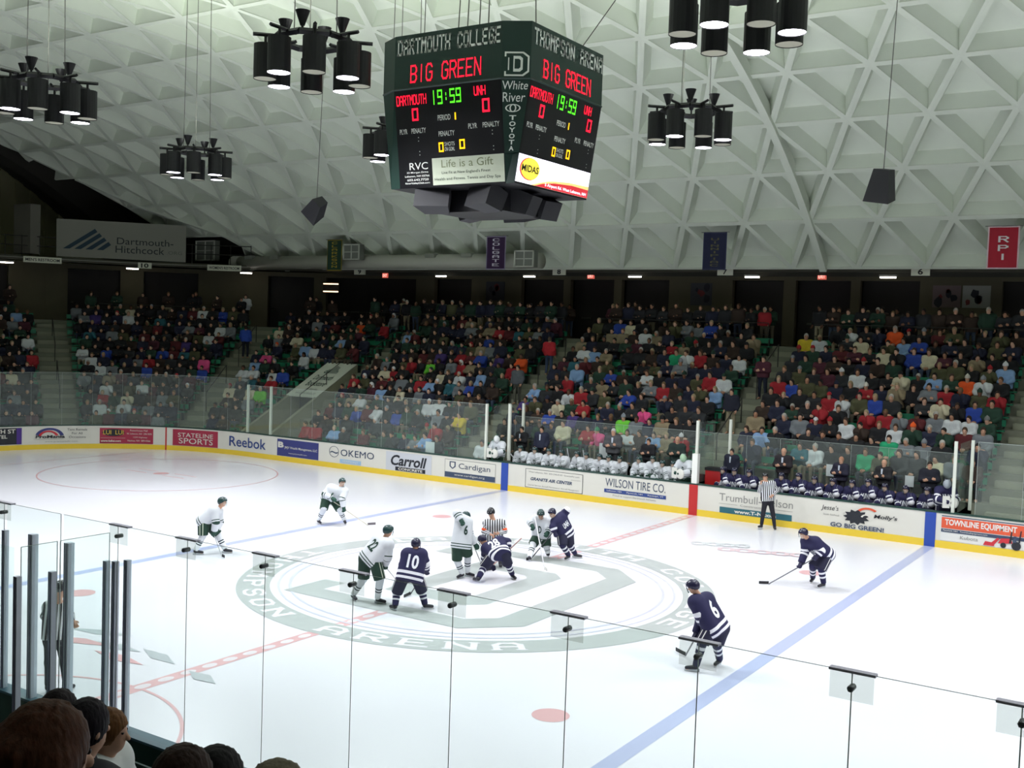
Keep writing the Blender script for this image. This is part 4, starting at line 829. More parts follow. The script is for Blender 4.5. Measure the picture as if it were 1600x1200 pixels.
def f_body(P, J, B, k=1., feet=True):
    d = f_head(P, J, B); ch = (J['sR']+J['sL'])/2
    d = smin(d, cone(P, J['nk']*.8+ch*.2, J['hd']-B[2]*.05, .058*k, .052*k), .03)
    for S in 'RL':
        sh, o = J['s'+S], J['h'+S]
        d = smin(d, cone(P, o*.7+J['pv']*.3, sh*.65+ch*.35, .115*k, .105*k), .05)
        d = smin(d, cone(P, ch, sh, .075*k, .06*k), .04)
        d = smin(d, cone(P, sh, J['e'+S], .055*k, .042*k), .03); d = smin(d, cone(P, J['e'+S], J['w'+S], .042*k, .028*k), .015)
        d = smin(d, cone(P, J['w'+S], J['w'+S]+unit(J['w'+S]-J['e'+S])*.06, .028*k, .034*k), .015)
        d = smin(d, cone(P, o, J['k'+S], .092*k, .058*k), .04); d = smin(d, cone(P, J['k'+S], J['a'+S], .06*k, .038*k), .02)
        if feet: d = smin(d, cone(P, J['a'+S]-np.array([0, 0, .03]), J['t'+S], .04*k, .032*k), .02)
    return d
def spine(J): ch = (J['sR']+J['sL'])/2; return unit(ch-J['pv']), ch
def f_torso(P, J, g):
    u, ch = spine(J); d = None
    for S in 'RL':
        e = cone(P, J['h'+S]*.95+J['pv']*.05-u*.04, J['s'+S]*.72+ch*.28-u*.03, .13+g, .12+g); d = e if d is None else smin(d, e, .07)
    d = smin(d, cone(P, J['pv']-u*.08, ch-u*.1, .125+g, .11+g), .06); d = smin(d, cone(P, J['sR']-u*.01, J['sL']-u*.01, .092+g, .092+g), .06); return d
def f_jersey(P, J, g=.02, hem=.09, cuff=.03, bulk=1.):
    u, ch = spine(J); t = f_torso(P, J, g); t = np.maximum(t, -((P-J['pv'])@u+hem)); d = t; ds = [t]
    for S in 'RL':
        sh, e, w = J['s'+S], J['e'+S], J['w'+S]; c2 = w-unit(w-e)*cuff
        a = smin(cone(P, sh, e, .07*bulk+g, .058*bulk+g), cone(P, e, c2, .056*bulk+g, .045*bulk+g), .03); a = np.maximum(a, (P-w)@unit(w-e)+cuff); ds.append(a); d = smin(d, a, .02)
    d = np.maximum(d, -cone(P, J['nk']+(J['hd']-J['nk'])*.42, J['hd'], .055, .06)); return d, ds
def jersey_attr(vs, J, hem=.14):
    u, ch = spine(J); _, ds = f_jersey(vs, J); k = np.argmin(np.stack(ds), 0); r = unit(J['sR']-J['sL']); a = np.clip((vs-J['pv'])@u+hem, 0, .85)
    b = (vs-J['pv'])@r
    for i, S in ((1, 'R'), (2, 'L')):
        sh, e, w = J['s'+S], J['e'+S], J['w'+S]; m = k == i; p = vs[m]; l1 = np.linalg.norm(e-sh)
        t1 = np.clip((p-sh)@unit(e-sh), 0, l1); up = np.linalg.norm(p-sh-t1[:, None]*unit(e-sh), axis=1) < np.linalg.norm(p-e-np.clip((p-e)@unit(w-e), 0, 9)[:, None]*unit(w-e), axis=1)
        t2 = l1+np.clip((p-e)@unit(w-e), 0, 9); a[m] = 1.0+np.where(up, t1, t2)*.95
        ax = np.where(up[:, None], unit(e-sh), unit(w-e)); rel = p-np.where(up[:, None], sh, e); n1 = np.cross(ax, r+.01); n1 /= np.linalg.norm(n1, axis=1)[:, None]+1e-6; n2 = np.cross(ax, n1)
        b[m] = np.arctan2((rel*n1).sum(1), (rel*n2).sum(1))*.075
    return {'a': a, 'b': b}
def f_pants(P, J, g=.03, low=.06, long=False):
    d = cone(P, J['hR'], J['hL'], .112+g*.6, .112+g*.6); u, ch = spine(J); d = smin(d, cone(P, J['pv'], J['pv']+u*.08, .112+g*.5, .105+g*.5), .04); d = np.maximum(d, (P-J['pv'])@u-.05)
    for S in 'RL':
        o, k, a = J['h'+S], J['k'+S], J['a'+S]; th = unit(k-o)
        if long: e = smin(cone(P, o, k, .095+g, .07+g*.8), cone(P, k, a-unit(a-k)*.03, .068+g*.8, .055+g*.8), .03)
        else: e = np.maximum(cone(P, o, k, .105+g, .09+g), (P-k)@th+low)
        d = smin(d, e, .05)
    return d
def pants_attr(vs, J):
    b = np.full(len(vs), .5); r = unit(J['hR']-J['hL'])
    dR, dL = [cone(vs, J['h'+S], J['k'+S], .1, .1) for S in 'RL']
    for S, sg in (('R', 1), ('L', -1)):
        m = (dR < dL) if S == 'R' else (dL <= dR); o, k = J['h'+S], J['k'+S]; ax = unit(k-o); out = unit(r*sg-ax*(ax@(r*sg))); fr = np.cross(ax, out); rel = vs[m]-o
        b[m] = np.where(rel@ax > .03, np.abs(np.arctan2(rel@fr, rel@out))*.13, .45)
    return {'b': b, 'a': (vs-J['pv'])@unit((J['sR']+J['sL'])/2-J['pv'])+.5}
SK = [M('skin_light', 'c79a80', .6), M('skin_tan', 'b58468', .6), M('skin_deep', '5a3a2a', .6)]
m_eye = M('eye_dark', '1c1614', .4); m_mouth = M('mouth', '8a4a44', .6)
def hand_pts(w, d, side, curl=.6, s=1.):
    """palm and five fingers: list of (a, b, ra, rb); w wrist, d direction, side thumb-side vector"""
    d = unit(d); sd = unit(side-d*(side@d)); n = np.cross(d, sd); out = [(w, w+d*.075*s, .026*s, .03*s), (w+d*.03*s+sd*.018*s, w+d*.085*s+sd*.03*s, .02*s, .017*s), (w+d*.03*s-sd*.018*s, w+d*.08*s-sd*.032*s, .02*s, .015*s)]
    for k, (o, l) in enumerate(((.033, .072), (.011, .08), (-.011, .075), (-.032, .06))):
        b0 = w+d*.088*s+sd*o*s; c1, c2 = math.cos(curl), math.sin(curl); b1 = b0+(d*c1+n*c2)*l*.5*s; c1, c2 = math.cos(curl*2.3), math.sin(curl*2.3); b2 = b1+(d*c1+n*c2)*l*.5*s
        out += [(b0, b1, .0095*s, .009*s), (b1, b2, .009*s, .0075*s)]
    t0 = w+d*.025*s+sd*.03*s; t1 = t0+(d*.6+sd*.7+n*.3)*.035*s; t2 = t1+(d*.85+sd*.1+n*.5)*.03*s; return out+[(t0, t1, .013*s, .011*s), (t1, t2, .011*s, .009*s)]
def hand_mesh(parts, h=.006, k=.006):
    A = np.array([p for q in parts for p in q[:2]]); lo, hi = A.min(0)-.05, A.max(0)+.05
    def f(P):
        d = None
        for a, b, ra, rb in parts: e = cone(P, a, b, ra, rb); d = e if d is None else smin(d, e, k)
        return d
    return nets(f, lo, hi, h)
def ballq(c, r, B=None, n=8):
    """small quad-only ellipsoid"""
    m = MB(); m.ball((0, 0, 0), 1, n=n); v = np.array(m.v)*r; v = v@(B if B is not None else np.eye(3))+c; f = [(*q, q[-1]) if len(q) == 3 else q for q in m.f]; return v, np.array(f)
def join(parts):
    vs, fs, mi = [], [], []; n = 0
    for v, f, m in parts: vs.append(v); fs.append(np.asarray(f)+n); mi.append(np.full(len(f), m)); n += len(v)
    return np.concatenate(vs), np.concatenate(fs), np.concatenate(mi)
def child(name, vs, fs, mats, root, org, attrs=None, mi=None):
    o = bpy.data.objects.new(name, npmesh(name, vs-org, fs, mats, attrs, mi)); COL.objects.link(o); o.parent = root; return o
# liveries
m_wj = Mattr('white_jersey', 'a', [(0, 'd3d7dc'), (.018, '1b3a30'), (.03, 'd3d7dc'), (.048, '1b3a30'), (.06, 'd3d7dc'), (.61, '1b3a30'), (.622, 'd3d7dc'), (.64, '1b3a30'), (.652, 'd3d7dc')])
m_nj = Mattr('navy_jersey', 'a', [(0, '1e1c46'), (.012, 'e8e8ee'), (.04, '1e1c46'), (.07, 'e8e8ee'), (.10, '1e1c46'), (.59, 'e8e8ee'), (.62, '1e1c46'), (.65, 'e8e8ee'), (.675, '1e1c46')])
m_rj = Mattr('striped_jersey', 'b', [(0, 'e8eaee'), (.5, '17181e')], offset=.25, scale=16, mod=True)
m_gp = Mattr('green_pants', 'b', [(0, '1b3a2c'), (.455, 'c8d2bc'), (.475, '1b3a2c'), (.525, 'c8d2bc'), (.545, '1b3a2c')], offset=.5, scale=1.)
m_np = Mattr('navy_pants', 'b', [(0, '20203a'), (.455, 'e0e0dc'), (.475, '20203a'), (.525, 'e0e0dc'), (.545, '20203a')], offset=.5, scale=1.)
m_ws = Mattr('white_sock', 'a', [(0, 'd3d7dc'), (.42, '1f2f38'), (.49, 'e8ecee'), (.56, '1f2f38'), (.63, 'e8ecee')], scale=1.)
m_ns = Mattr('navy_sock', 'a', [(0, '1e1c46'), (.15, 'e8e8ee'), (.29, '1e1c46'), (.47, 'e8e8ee'), (.6, '1e1c46')], scale=1.)
m_bp = M('black_trousers', '1b1b26', .8); m_gh = M('green_helmet', '1e3d3c', .35); m_nh = M('navy_helmet', '1d1b38', .35); m_bh = M('black_helmet', '18181e', .35)
m_gg = M('green_glove', '1c4438', .7); m_ng = M('navy_glove', '201e40', .7); m_boot = M('skate_boot', '25252e', .5); m_blade = M('skate_blade', 'cfd4d8', .3, .4); m_arm = M('orange_armband', 'ee5a24', .7)
m_vent = M('helmet_vent', 'd8dce2', .5); m_num_g = M('number_green', '1b3a30', .8); m_num_w = M('number_white', 'eceef4', .8); m_visor = glass('face_shield', (.92, .95, .97), .12)
KIT = {'white': (m_wj, m_gp, m_ws, m_gh, m_gg, m_num_g), 'navy': (m_nj, m_np, m_ns, m_nh, m_ng, m_num_w), 'ref': (m_rj, m_bp, None, m_bh, None, None)}
def figure(J, kit, label, cat='person', number=None, nums=.3, group=None, skin=0, h=.017, feet=True, name='person', armband=False, grip=None, front=None):
    J = {k: np.asarray(v, float) for k, v in J.items()}; B = head_basis(J); mj, mp, ms, mh, mg, mn = KIT[kit]
    org = (J['aR']+J['aL'])/2; org = np.array([org[0], org[1], 0 if feet is True else org[2]])
    lo, hi = bbox(J, ALLJ, .17); parts = []
    v, f = nets(lambda P: f_body(P, J, B), lo, hi, h+.003); parts.append((v, f, 0))
    hl, hh = J['hd']-.17, J['hd']+.17
    for sg in (1, -1): parts.append((*ballq(J['hd']+B[1]*.086+B[0]*.032*sg+B[2]*.018, (.014, .008, .009), B), 1))
    parts.append((*ballq(J['hd']+B[1]*.082-B[2]*.058, (.026, .01, .008), B), 2))
    if kit == 'ref':
        for S, sg in (('R', 1), ('L', -1)):
            hv, hf = hand_mesh(hand_pts(J['w'+S], J['w'+S]-J['e'+S], B[1]*.5+B[2]*.8, .7)); parts.append((hv, hf, 0))
    v, f, mi = join(parts)
    me = npmesh(name, v-org, f, [SK[skin], m_eye, m_mouth], mi=mi); root = bpy.data.objects.new(name, me); COL.objects.link(root); root.location = org; tag(root, label, cat, group)
    keys = [k for k in ALLJ if k[0] not in 'ktah' or k in ('hR', 'hL')]; lo, hi = bbox(J, keys, .2)
    hem = .14 if kit != 'ref' else .03; gg = .036 if kit != 'ref' else .008; bk = 1.12 if kit != 'ref' else .85
    FJ = lambda P: f_jersey(P, J, gg, hem, .02, bk)[0]
    v, f = nets(FJ, lo, hi, h); child('jersey', v, f, mj, root, org, jersey_attr(v, J, hem))
    lo, hi = bbox(J, 'pv hR hL kR kL'.split()+(['aR', 'aL'] if kit == 'ref' else []), .2)
    v, f = nets(lambda P: f_pants(P, J, .042 if kit != 'ref' else .0, .0, kit == 'ref'), lo, hi, h); child('trousers' if kit == 'ref' else 'hockey_pants', v, f, mp, root, org, pants_attr(v, J))
    # helmet
    c = J['hd']+B[2]*.02; HF = lambda P: np.maximum(np.maximum(ell(P, c, B, np.array([.106, .134, .124])), -((P-c)@B[2]+.055-.085*np.clip(((P-c)@B[1])*12, 0, 1)+.03*np.clip(-((P-c)@B[1])*12, 0, 1))), -f_head(P, J, B)+.004)
    v, f = nets(HF, J['hd']-.17, J['hd']+.17, .011); hp = [(v, f, 0)]
    for sx, sy, sz in ((.035, .09, .09), (-.035, .09, .09), (.06, .02, .105), (-.06, .02, .105), (.04, -.09, .085), (-.04, -.09, .085)): p = np.array([sx, sy, sz]); hp.append((*ballq(c+p@B*.98, (.014, .02, .01), B), 1))
    v, f, mi = join(hp); hel = child('helmet', v, f, [mh, m_vent], root, org, mi=mi)
    if kit != 'ref':
        q = MB()
        for k in range(6):
            a0, a1 = [math.radians(t) for t in (-65+k*130/6, -65+(k+1)*130/6)]; P_ = lambda a, z: J['hd']+(B[0]*math.sin(a)*.1+B[1]*(math.cos(a)*.115+.02)+B[2]*z)-org
            q.quad(P_(a0, .03), P_(a1, .03), P_(a1, -.085), P_(a0, -.085))
        q.build('face_shield', m_visor, hel, smooth=True)
    # legs
    for S in 'RL':
        k, a, t = J['k'+S], J['a'+S], J['t'+S]
        if ms:
            fs_ = lambda P: np.maximum(cone(P, k-unit(a-k)*.04, a, .095, .066), (P-a)@unit(a-k)-.01); v, f = nets(fs_, np.minimum(k, a)-.14, np.maximum(k, a)+.14, h)
            child('sock', v, f, ms, root, org, {'a': np.clip((v-k)@unit(a-k)/np.linalg.norm(a-k), 0, 1)})
        if feet:
            sh = unit(a-k); fs_ = lambda P: smin(cone(P, a-sh*.05, a+sh*.02-np.array([0, 0, .01]), .05, .046), cone(P, a-np.array([0, 0, .035]), t+np.array([0, 0, .01]), .044, .036), .02)
            v, f = nets(fs_, np.minimum(a, t)-.12, np.maximum(a, t)+.12, .014); bo_ = child('skate_boot', v, f, m_boot, root, org)
            dh = unit((t-a)*[1, 1, 0]); sd = np.array([-dh[1], dh[0], 0]); b0 = a-dh*.07; b1 = t+dh*.04; z0 = min(a[2]-.11, .006) if a[2] < .2 else a[2]-.13; z0 = max(z0, .002)
            q = MB(); T_ = [b0, b1]; low = [np.array([p[0], p[1], z0]) for p in T_]; top = [np.array([b0[0], b0[1], a[2]-.06]), np.array([b1[0], b1[1], t[2]-.015])]
            q.hexa([low[0]-sd*.004-org, low[1]-sd*.004-org, low[1]+sd*.004-org, low[0]+sd*.004-org, top[0]-sd*.012-org, top[1]-sd*.012-org, top[1]+sd*.012-org, top[0]+sd*.012-org]); q.build('skate_blade', m_blade, bo_)
    if mg:
        for S in 'RL':
            w_, e_ = J['w'+S], J['e'+S]; g_ = grip if grip is not None else B[0]*.6+np.array([0, 0, 1]); d_ = unit(w_-e_)
            parts = [(a, b, ra*1.75, rb*1.75) for a, b, ra, rb in hand_pts(w_, d_, g_, .85, 1.1)]+[(w_-d_*.07, w_+d_*.02, .062, .05)]
            v, f = hand_mesh(parts, .011, .008); child('glove', v, f, mg, root, org)
    if armband:
        for S in 'RL':
            a_, b_ = J['s'+S]*.35+J['e'+S]*.65, J['s'+S]*.08+J['e'+S]*.92; ff = lambda P: np.maximum(np.maximum(cone(P, J['s'+S], J['e'+S], .083, .068), (P-b_)@unit(b_-a_)), -(P-a_)@unit(b_-a_)); v, f = nets(ff, np.minimum(a_, b_)-.12, np.maximum(a_, b_)+.12, .014); child('armband', v, f, m_arm, root, org)
    if number:
        u, ch = spine(J); r = unit(J['sR']-J['sL']); fwd = np.cross(u, r); 
        if fwd@B[1] < 0: fwd = -fwd
        if front: bk_, xr = fwd, -np.cross(u, fwd)*-1
        else: bk_ = -fwd
        xr = np.cross(u, bk_)                      # reading direction for someone looking at that side
        ctr = J['pv']*.42+ch*.58; vv, ff = tmesh(number, .03); wd = nums*.42*len(number)
        pts = np.array([ctr+xr*(a-.5)*wd+u*((b-.5)*nums) for a, b in vv])+bk_*.45
        for _ in range(24): pts = pts-bk_*np.maximum(FJ(pts)-.006, 0)[:, None]*.8
        q = MB(); q.add(pts-org, ff); q.build('jersey_number', mn, root)
    return root
class Crop:
    """pose read off an enlarged crop: (x0, y0, scale) plus the foot point that fixes the distance"""
    def __init__(s, x0, y0, sc, fx, fy, z=0.):
        s.o = (x0, y0, sc); g = at_z(x0+fx/sc, y0+fy/sc, z); s.D = (g-CAM)@CF
    def __call__(s, x, y, d=0.): return at_depth(s.o[0]+x/s.o[2], s.o[1]+y/s.o[2], s.D+d)
    def joints(s, txt, face, ice=True):
        J = {}
        for it in txt.split(';'):
            k, x, y, d = it.split(); J[k] = s(float(x), float(y), float(d))
        J['fd'] = unit(CR*face[0]-CU*face[1]+CF*face[2])
        if ice:
            for S in 'RL':
                a = J['a'+S]
                if a[2] < .30: p = at_z(*s.uv(txt, 'a'+S), .125); lim = .5; J['a'+S] = a+(p-a)*min(1, lim/(np.linalg.norm(p-a)+1e-6))
                dt = (J['t'+S]-J['a'+S]); h_ = J['a'+S]*[1, 1, 0]; tz = max(.05, J['a'+S][2]-.07); L = unit((J['t'+S]-J['a'+S])*[1, 1, 0]); J['t'+S] = np.array([*(J['a'+S]+L*.17)[:2], tz])
        return J
    def uv(s, txt, key):
        for it in txt.split(';'):
            k, x, y, d = it.split()
            if k == key: return s.o[0]+float(x)/s.o[2], s.o[1]+float(y)/s.o[2]
def stick(a, b, c, label, shaft='b8b0a0', blade='1a1a20'):
    """a butt end, b heel of the blade, c toe"""
    a, b, c = map(np.array, (a, b, c)); q = MB(); q.tube(a, b, .015, n=6, mi=0); o = q.build('hockey_stick', [M('shaft_'+shaft, shaft, .5)], label=label, cat='hockey stick')
    d = unit(c-b); up = np.array([0, 0, 1.]); sd = unit(np.cross(d, up)); q = MB(); n = 5
    for k in range(n):
        f0, f1 = k/n, (k+1)/n; p0 = b+(c-b)*f0+sd*.03*f0*f0; p1 = b+(c-b)*f1+sd*.03*f1*f1
        q.hexa([p0-sd*.006, p1-sd*.006, p1+sd*.006, p0+sd*.006, p0-sd*.006+up*.07, p1-sd*.006+up*.07, p1+sd*.006+up*.07, p0+sd*.006+up*.07])
    q.build('stick_blade', M('blade_'+blade, blade, .6), o); return o

# ---- skaters on the ice
C = Crop(285, 765, 10.43, 330, 1050); J = C.joints('hd 650 205 0;nk 590 320 0;sR 520 345 -.14;sL 585 345 .16;pv 350 490 .03;hR 340 510 -.09;hL 385 520 .12;kR 335 745 -.1;aR 215 985 -.05;tR 260 1090 -.1;kL 575 730 .2;aL 690 960 .2;tL 735 1050 .2;eR 545 530 -.2;wR 520 680 -.12;eL 610 530 .22;wL 560 660 .12', (1, .15, -.1))
figure(J, 'white', 'player in white leaning forward alone at the left, facing right', cat='hockey player', number='23', nums=.2)
stick(C(480, 640, .1), at_z(347, 870, .02), at_z(352.5, 871.5, .02), 'stick of the lone white player at the far left', 'b0b4b8')
C = Crop(480, 735, 12.63, 230, 1075); J = C.joints('hd 690 235 0;nk 650 345 .05;sR 455 345 .12;sL 740 405 0;pv 440 545 .25;hR 370 565 .2;hL 530 575 .25;kR 325 765 0;aR 225 975 .05;tR 290 1065 -.1;kL 640 770 .1;aL 735 975 .1;tL 780 1020 .0;eR 350 470 .05;wR 500 555 -.12;eL 690 560 -.12;wL 720 730 -.1', (.45, .15, -.85))
figure(J, 'white', 'player in white crouching by the far blue line, blade on the ice', cat='hockey player', grip=np.array([.6, -.2, -.4]), number='D', nums=.2, front=True)
stick(C(440, 560, 0), at_z(574.5, 820.5, .02), at_z(586, 819.5, .02), 'long pale stick reaching right from the player by the far blue line', 'c8c2b0', '6a6468')
C = Crop(540, 815, 8.0, 430, 1040); J = C.joints('hd 530 118 0;nk 490 200 0;sL 400 225 .12;sR 540 285 -.1;pv 290 430 0;hL 245 455 .06;hR 365 480 -.08;kR 430 725 -.1;aR 400 955 -.05;tR 500 1035 .05;kL 225 710 .12;aL 95 910 .15;tL 140 970 .15;eR 525 445 -.12;wR 495 535 .08;eL 470 420 .3;wL 470 510 .3', (.75, .2, .6))
figure(J, 'white', 'white player number 22 seen from behind, beside navy number 10', cat='hockey player', number='22', nums=.26)
stick(C(430, 480, .35), at_z(618, 905, .02), at_z(628, 903, .02), 'stick held in front of white number 22, mostly hidden', 'a8a8a8')
C = Crop(540, 815, 8.0, 800, 1110); J = C.joints('hd 878 285 .05;nk 872 360 0;sL 765 400 0;sR 955 405 .05;pv 805 665 -.12;hL 720 680 -.12;hR 890 685 -.08;kL 640 885 0;aL 620 1045 0;tL 540 1110 .1;kR 955 865 .1;aR 990 1030 .1;tR 1060 1080 .15;eL 720 540 .12;wL 760 620 .35;eR 1000 520 .1;wR 1005 600 .28', (.15, .25, 1))
figure(J, 'navy', 'navy player number 10 with legs wide, seen from behind', cat='hockey player', number='10', nums=.3)
stick(C(1030, 560, .3), at_z(641, 929, .02), at_z(633, 934, .02), 'dark stick between the legs of navy number 10', '5a5a5e')
C = Crop(690, 785, 8.571, 300, 1040); J = C.joints('hd 325 195 .3;nk 305 220 .2;sL 250 215 .02;sR 345 260 .12;pv 260 540 0;hL 210 555 0;hR 320 560 .03;eL 205 150 -.12;wL 262 245 -.22;eR 375 430 .15;wR 450 560 .2;kL 205 770 .1;aL 275 950 .1;tL 200 1015 0;kR 350 700 .2;aR 345 930 .3;tR 410 990 .3', (.6, .5, .8))
figure(J, 'white', 'white player number 6 taking the face-off, head bowed out of sight', cat='hockey player', number='6', nums=.24)
stick(C(265, 180, -.2), at_z(757, 893, .02), at_z(768, 890, .02), 'stick of the white centre at the face-off', 'b8b8b4')
C = Crop(690, 785, 8.571, 700, 850); J = C.joints('hd 662 140 0;nk 690 228 .02;sR 600 275 0;sL 815 275 0;pv 700 500 .15;hR 650 520 .15;hL 755 520 .15;eR 562 390 -.05;wR 660 430 -.2;eL 850 390 -.05;wL 760 415 -.2;kR 645 680 .0;kL 780 680 .0;aR 630 835 .2;aL 790 835 .2;tR 610 860 .1;tL 810 860 .1', (-.2, .6, -.8))
figure(J, 'ref', 'referee with orange armbands standing behind the face-off', cat='referee', armband=True)
C = Crop(690, 785, 8.571, 700, 1060); J = C.joints('hd 548 505 .35;nk 600 560 .3;sL 590 620 .22;sR 790 515 .3;pv 775 670 -.05;hL 705 690 -.02;hR 840 690 0;kL 570 860 .15;aL 495 1010 .05;tL 400 1110 0;kR 890 830 .1;aR 945 960 .1;tR 1010 1020 .1;eL 580 750 .4;wL 665 850 .45;eR 880 530 .35;wR 890 620 .3', (-.55, .6, .6))
figure(J, 'navy', 'navy player number 28 bent low over the face-off dot', cat='hockey player', number='28', nums=.3, grip=np.array([.5, .3, .5]))
stick(C(1070, 480, .2), at_z(764, 889, .02), at_z(757, 889, .02), 'stick pointing up right from navy number 28', 'c09a90')
C = Crop(810, 785, 10.909, 330, 950); J = C.joints('hd 382 205 -.12;nk 395 300 -.02;sR 285 285 .05;sL 490 335 0;pv 385 560 .2;hR 325 585 .2;hL 460 600 .2;kR 250 710 -.05;aR 190 930 0;tR 140 990 -.1;kL 480 755 .1;aL 505 865 .4;tL 520 900 .4;eR 205 335 0;wR 235 400 -.12;eL 525 455 -.15;wL 500 515 -.22', (-.05, .5, -.8))
figure(J, 'white', 'white player facing the camera, locked with a navy opponent', cat='hockey player', skin=1, number='D', nums=.22, front=True)
stick(C(265, 170, -.1), at_z(851, 889.5, .02), at_z(856, 892, .02), 'stick of the locked white player, blade down centre', 'd0d0d4', 'd8d8d0')
C = Crop(810, 785, 10.909, 900, 990); J = C.joints('hd 575 185 -.1;nk 620 280 0;sR 625 330 -.1;sL 745 235 .1;pv 790 500 .15;hR 735 520 .05;hL 850 505 .15;eR 590 420 -.2;wR 620 510 -.22;eL 825 140 .1;wL 745 190 .2;kR 755 730 -.05;aR 855 900 .05;tR 790 1010 -.1;kL 875 720 .2;aL 965 870 .35;tL 1060 940 .3', (-.5, .35, -.8))
figure(J, 'navy', 'navy player with one arm raised, pressed against a white opponent', cat='hockey player', number='UNH', nums=.16, front=True)
stick(C(620, 470, -.25), at_z(829, 874, .02), at_z(824, 876, .02), 'dark stick of the navy player, low toward the left skate', '38383e')
C = Crop(1040, 895, 7.059, 420, 1090); J = C.joints('hd 305 155 0;nk 362 245 .02;sL 318 318 -.08;sR 458 285 .16;pv 560 590 .02;hL 495 615 -.1;hR 620 610 .1;eL 365 450 -.12;wL 405 570 -.08;eR 385 540 .2;wR 335 675 .1;kL 405 770 -.1;aL 335 1020 -.1;tL 240 1090 0;kR 565 785 .1;aR 595 950 .1;tR 490 995 .1', (-.8, .35, .35))
figure(J, 'navy', 'navy player number 6 nearest the camera, seen from behind', cat='hockey player', number='6', nums=.37, h=.014, grip=np.array([.5, -.2, .6]))
stick(C(430, 540, 0), at_z(1071, 1024.5, .02), at_z(1054, 1017, .02), 'stick of navy number 6, dark blade left of the skates', '8a8a90')
C = Crop(1180, 815, 10.436, 1000, 1080); J = C.joints('hd 785 195 -.1;nk 850 265 0;sR 815 315 .1;sL 985 330 -.1;pv 1165 500 .1;hR 1085 530 .15;hL 1190 545 0;eR 810 500 .1;wR 745 680 0;eL 1075 475 -.15;wL 1010 560 -.15;kR 940 735 .1;aR 940 910 .1;tR 830 1000 .05;kL 1080 780 -.05;aL 1115 1000 -.05;tL 1010 1110 -.1', (-.9, .3, -.35))
figure(J, 'navy', 'navy player number 2 bent forward at the right, stick outstretched', cat='hockey player', number='UNH', nums=.17, front=True, grip=np.array([.5, -.3, .5]))
stick(C(1060, 545, -.1), at_z(1201, 912.5, .02), at_z(1186.5, 912.5, .02), 'long stick stretched left from navy number 2', '6a6a70')
C = Crop(1150, 725, 10.91, 540, 1070); C.D -= .55; J = C.joints('hd 500 190 0;nk 510 275 0;sR 430 310 0;sL 630 300 0;eR 395 425 -.08;wR 425 300 -.17;pv 545 580 0;hR 500 600 0;hL 590 600 0;eL 705 420 0;wL 630 500 -.14;kR 460 830 0;kL 635 840 0;aR 435 1010 0;aL 660 1035 0;tR 390 1040 -.1;tL 672 1080 -.1', (-.35, .1, -1), ice=False)
dz = .125-(J['aR'][2]+J['aL'][2])/2; J = {k: (v+np.array([0, 0, dz]) if k != 'fd' else v) for k, v in J.items()}
figure(J, 'ref', 'linesman with his hand at his mouth by the far boards', cat='referee')
C = Crop(0, 860, 4.0, 350, 880); J = C.joints('hd 382 238 0;nk 368 305 0;sL 305 350 0;sR 405 350 .12;eL 275 410 0;wL 320 480 .15;eR 440 400 .15;wR 458 440 .2;pv 345 545 0;hL 312 560 -.02;hR 385 560 .04;kL 305 700 0;kR 400 700 .05;aL 300 845 0;aR 415 845 0;tL 330 870 .1;tR 460 862 .1', (.7, .2, .7))
figure(J, 'ref', 'near linesman half hidden behind the grey posts', cat='referee')
MB().tube(at_z(757, 890, .001)+[0, 0, .0], at_z(757, 890, .001)+[0, 0, .025], .038, n=14).build('puck', M('puck_black', '101014', .6), label='black puck at the face-off', cat='puck')

# ---- generic poses facing -Y, origin at floor under the hips
def pose(kind, v=0):
    a = lambda *p: np.array(p, float)
    if kind == 'sit':
        J = dict(pv=a(0, 0, .53), nk=a(0, -.05, 1.06), hd=a(0, -.08, 1.22), hR=a(-.1, 0, .52), hL=a(.1, 0, .52), kR=a(-.13, -.44, .53), kL=a(.12, -.43, .52), aR=a(-.12, -.44, .1), aL=a(.13, -.42, .1), tR=a(-.13, -.60, .05), tL=a(.14, -.58, .05), sR=a(-.19, -.02, .99), sL=a(.19, -.02, .99))
        E_ = [(a(-.25, -.12, .76), a(-.06, -.32, .64), a(.25, -.12, .76), a(.06, -.32, .64)), (a(-.24, -.22, .8), a(.1, -.3, .84), a(.24, -.22, .8), a(-.08, -.32, .8)), (a(-.26, -.2, .74), a(-.14, -.4, .62), a(.2, -.3, .8), a(.05, -.2, 1.08))][v]
        if v == 2: J['nk'] = a(0, -.16, 1.02); J['hd'] = a(0, -.22, 1.17); J['sR'] = a(-.19, -.13, .95); J['sL'] = a(.19, -.13, .95)
    else:
        J = dict(pv=a(0, 0, .95), nk=a(0, .0, 1.47), hd=a(0, -.02, 1.62), hR=a(-.1, 0, .93), hL=a(.1, 0, .93), kR=a(-.12, -.02, .5), kL=a(.12, -.03, .5), aR=a(-.13, .03, .09), aL=a(.13, .02, .09), tR=a(-.15, -.13, .04), tL=a(.15, -.14, .04), sR=a(-.2, 0, 1.4), sL=a(.2, 0, 1.4))
        E_ = [(a(-.27, .02, 1.14), a(-.24, -.1, .92), a(.27, .02, 1.14), a(.24, -.1, .92)), (a(-.27, -.1, 1.16), a(.06, -.24, 1.2), a(.27, -.1, 1.16), a(-.06, -.26, 1.16))][v]
    J['eR'], J['wR'], J['eL'], J['wL'] = E_; J['fd'] = a(0, -1, -.1); return J
def jacket(P, J, g=.045): return f_jersey(P, J, g*.6, .06, .01, 1.0)[0]
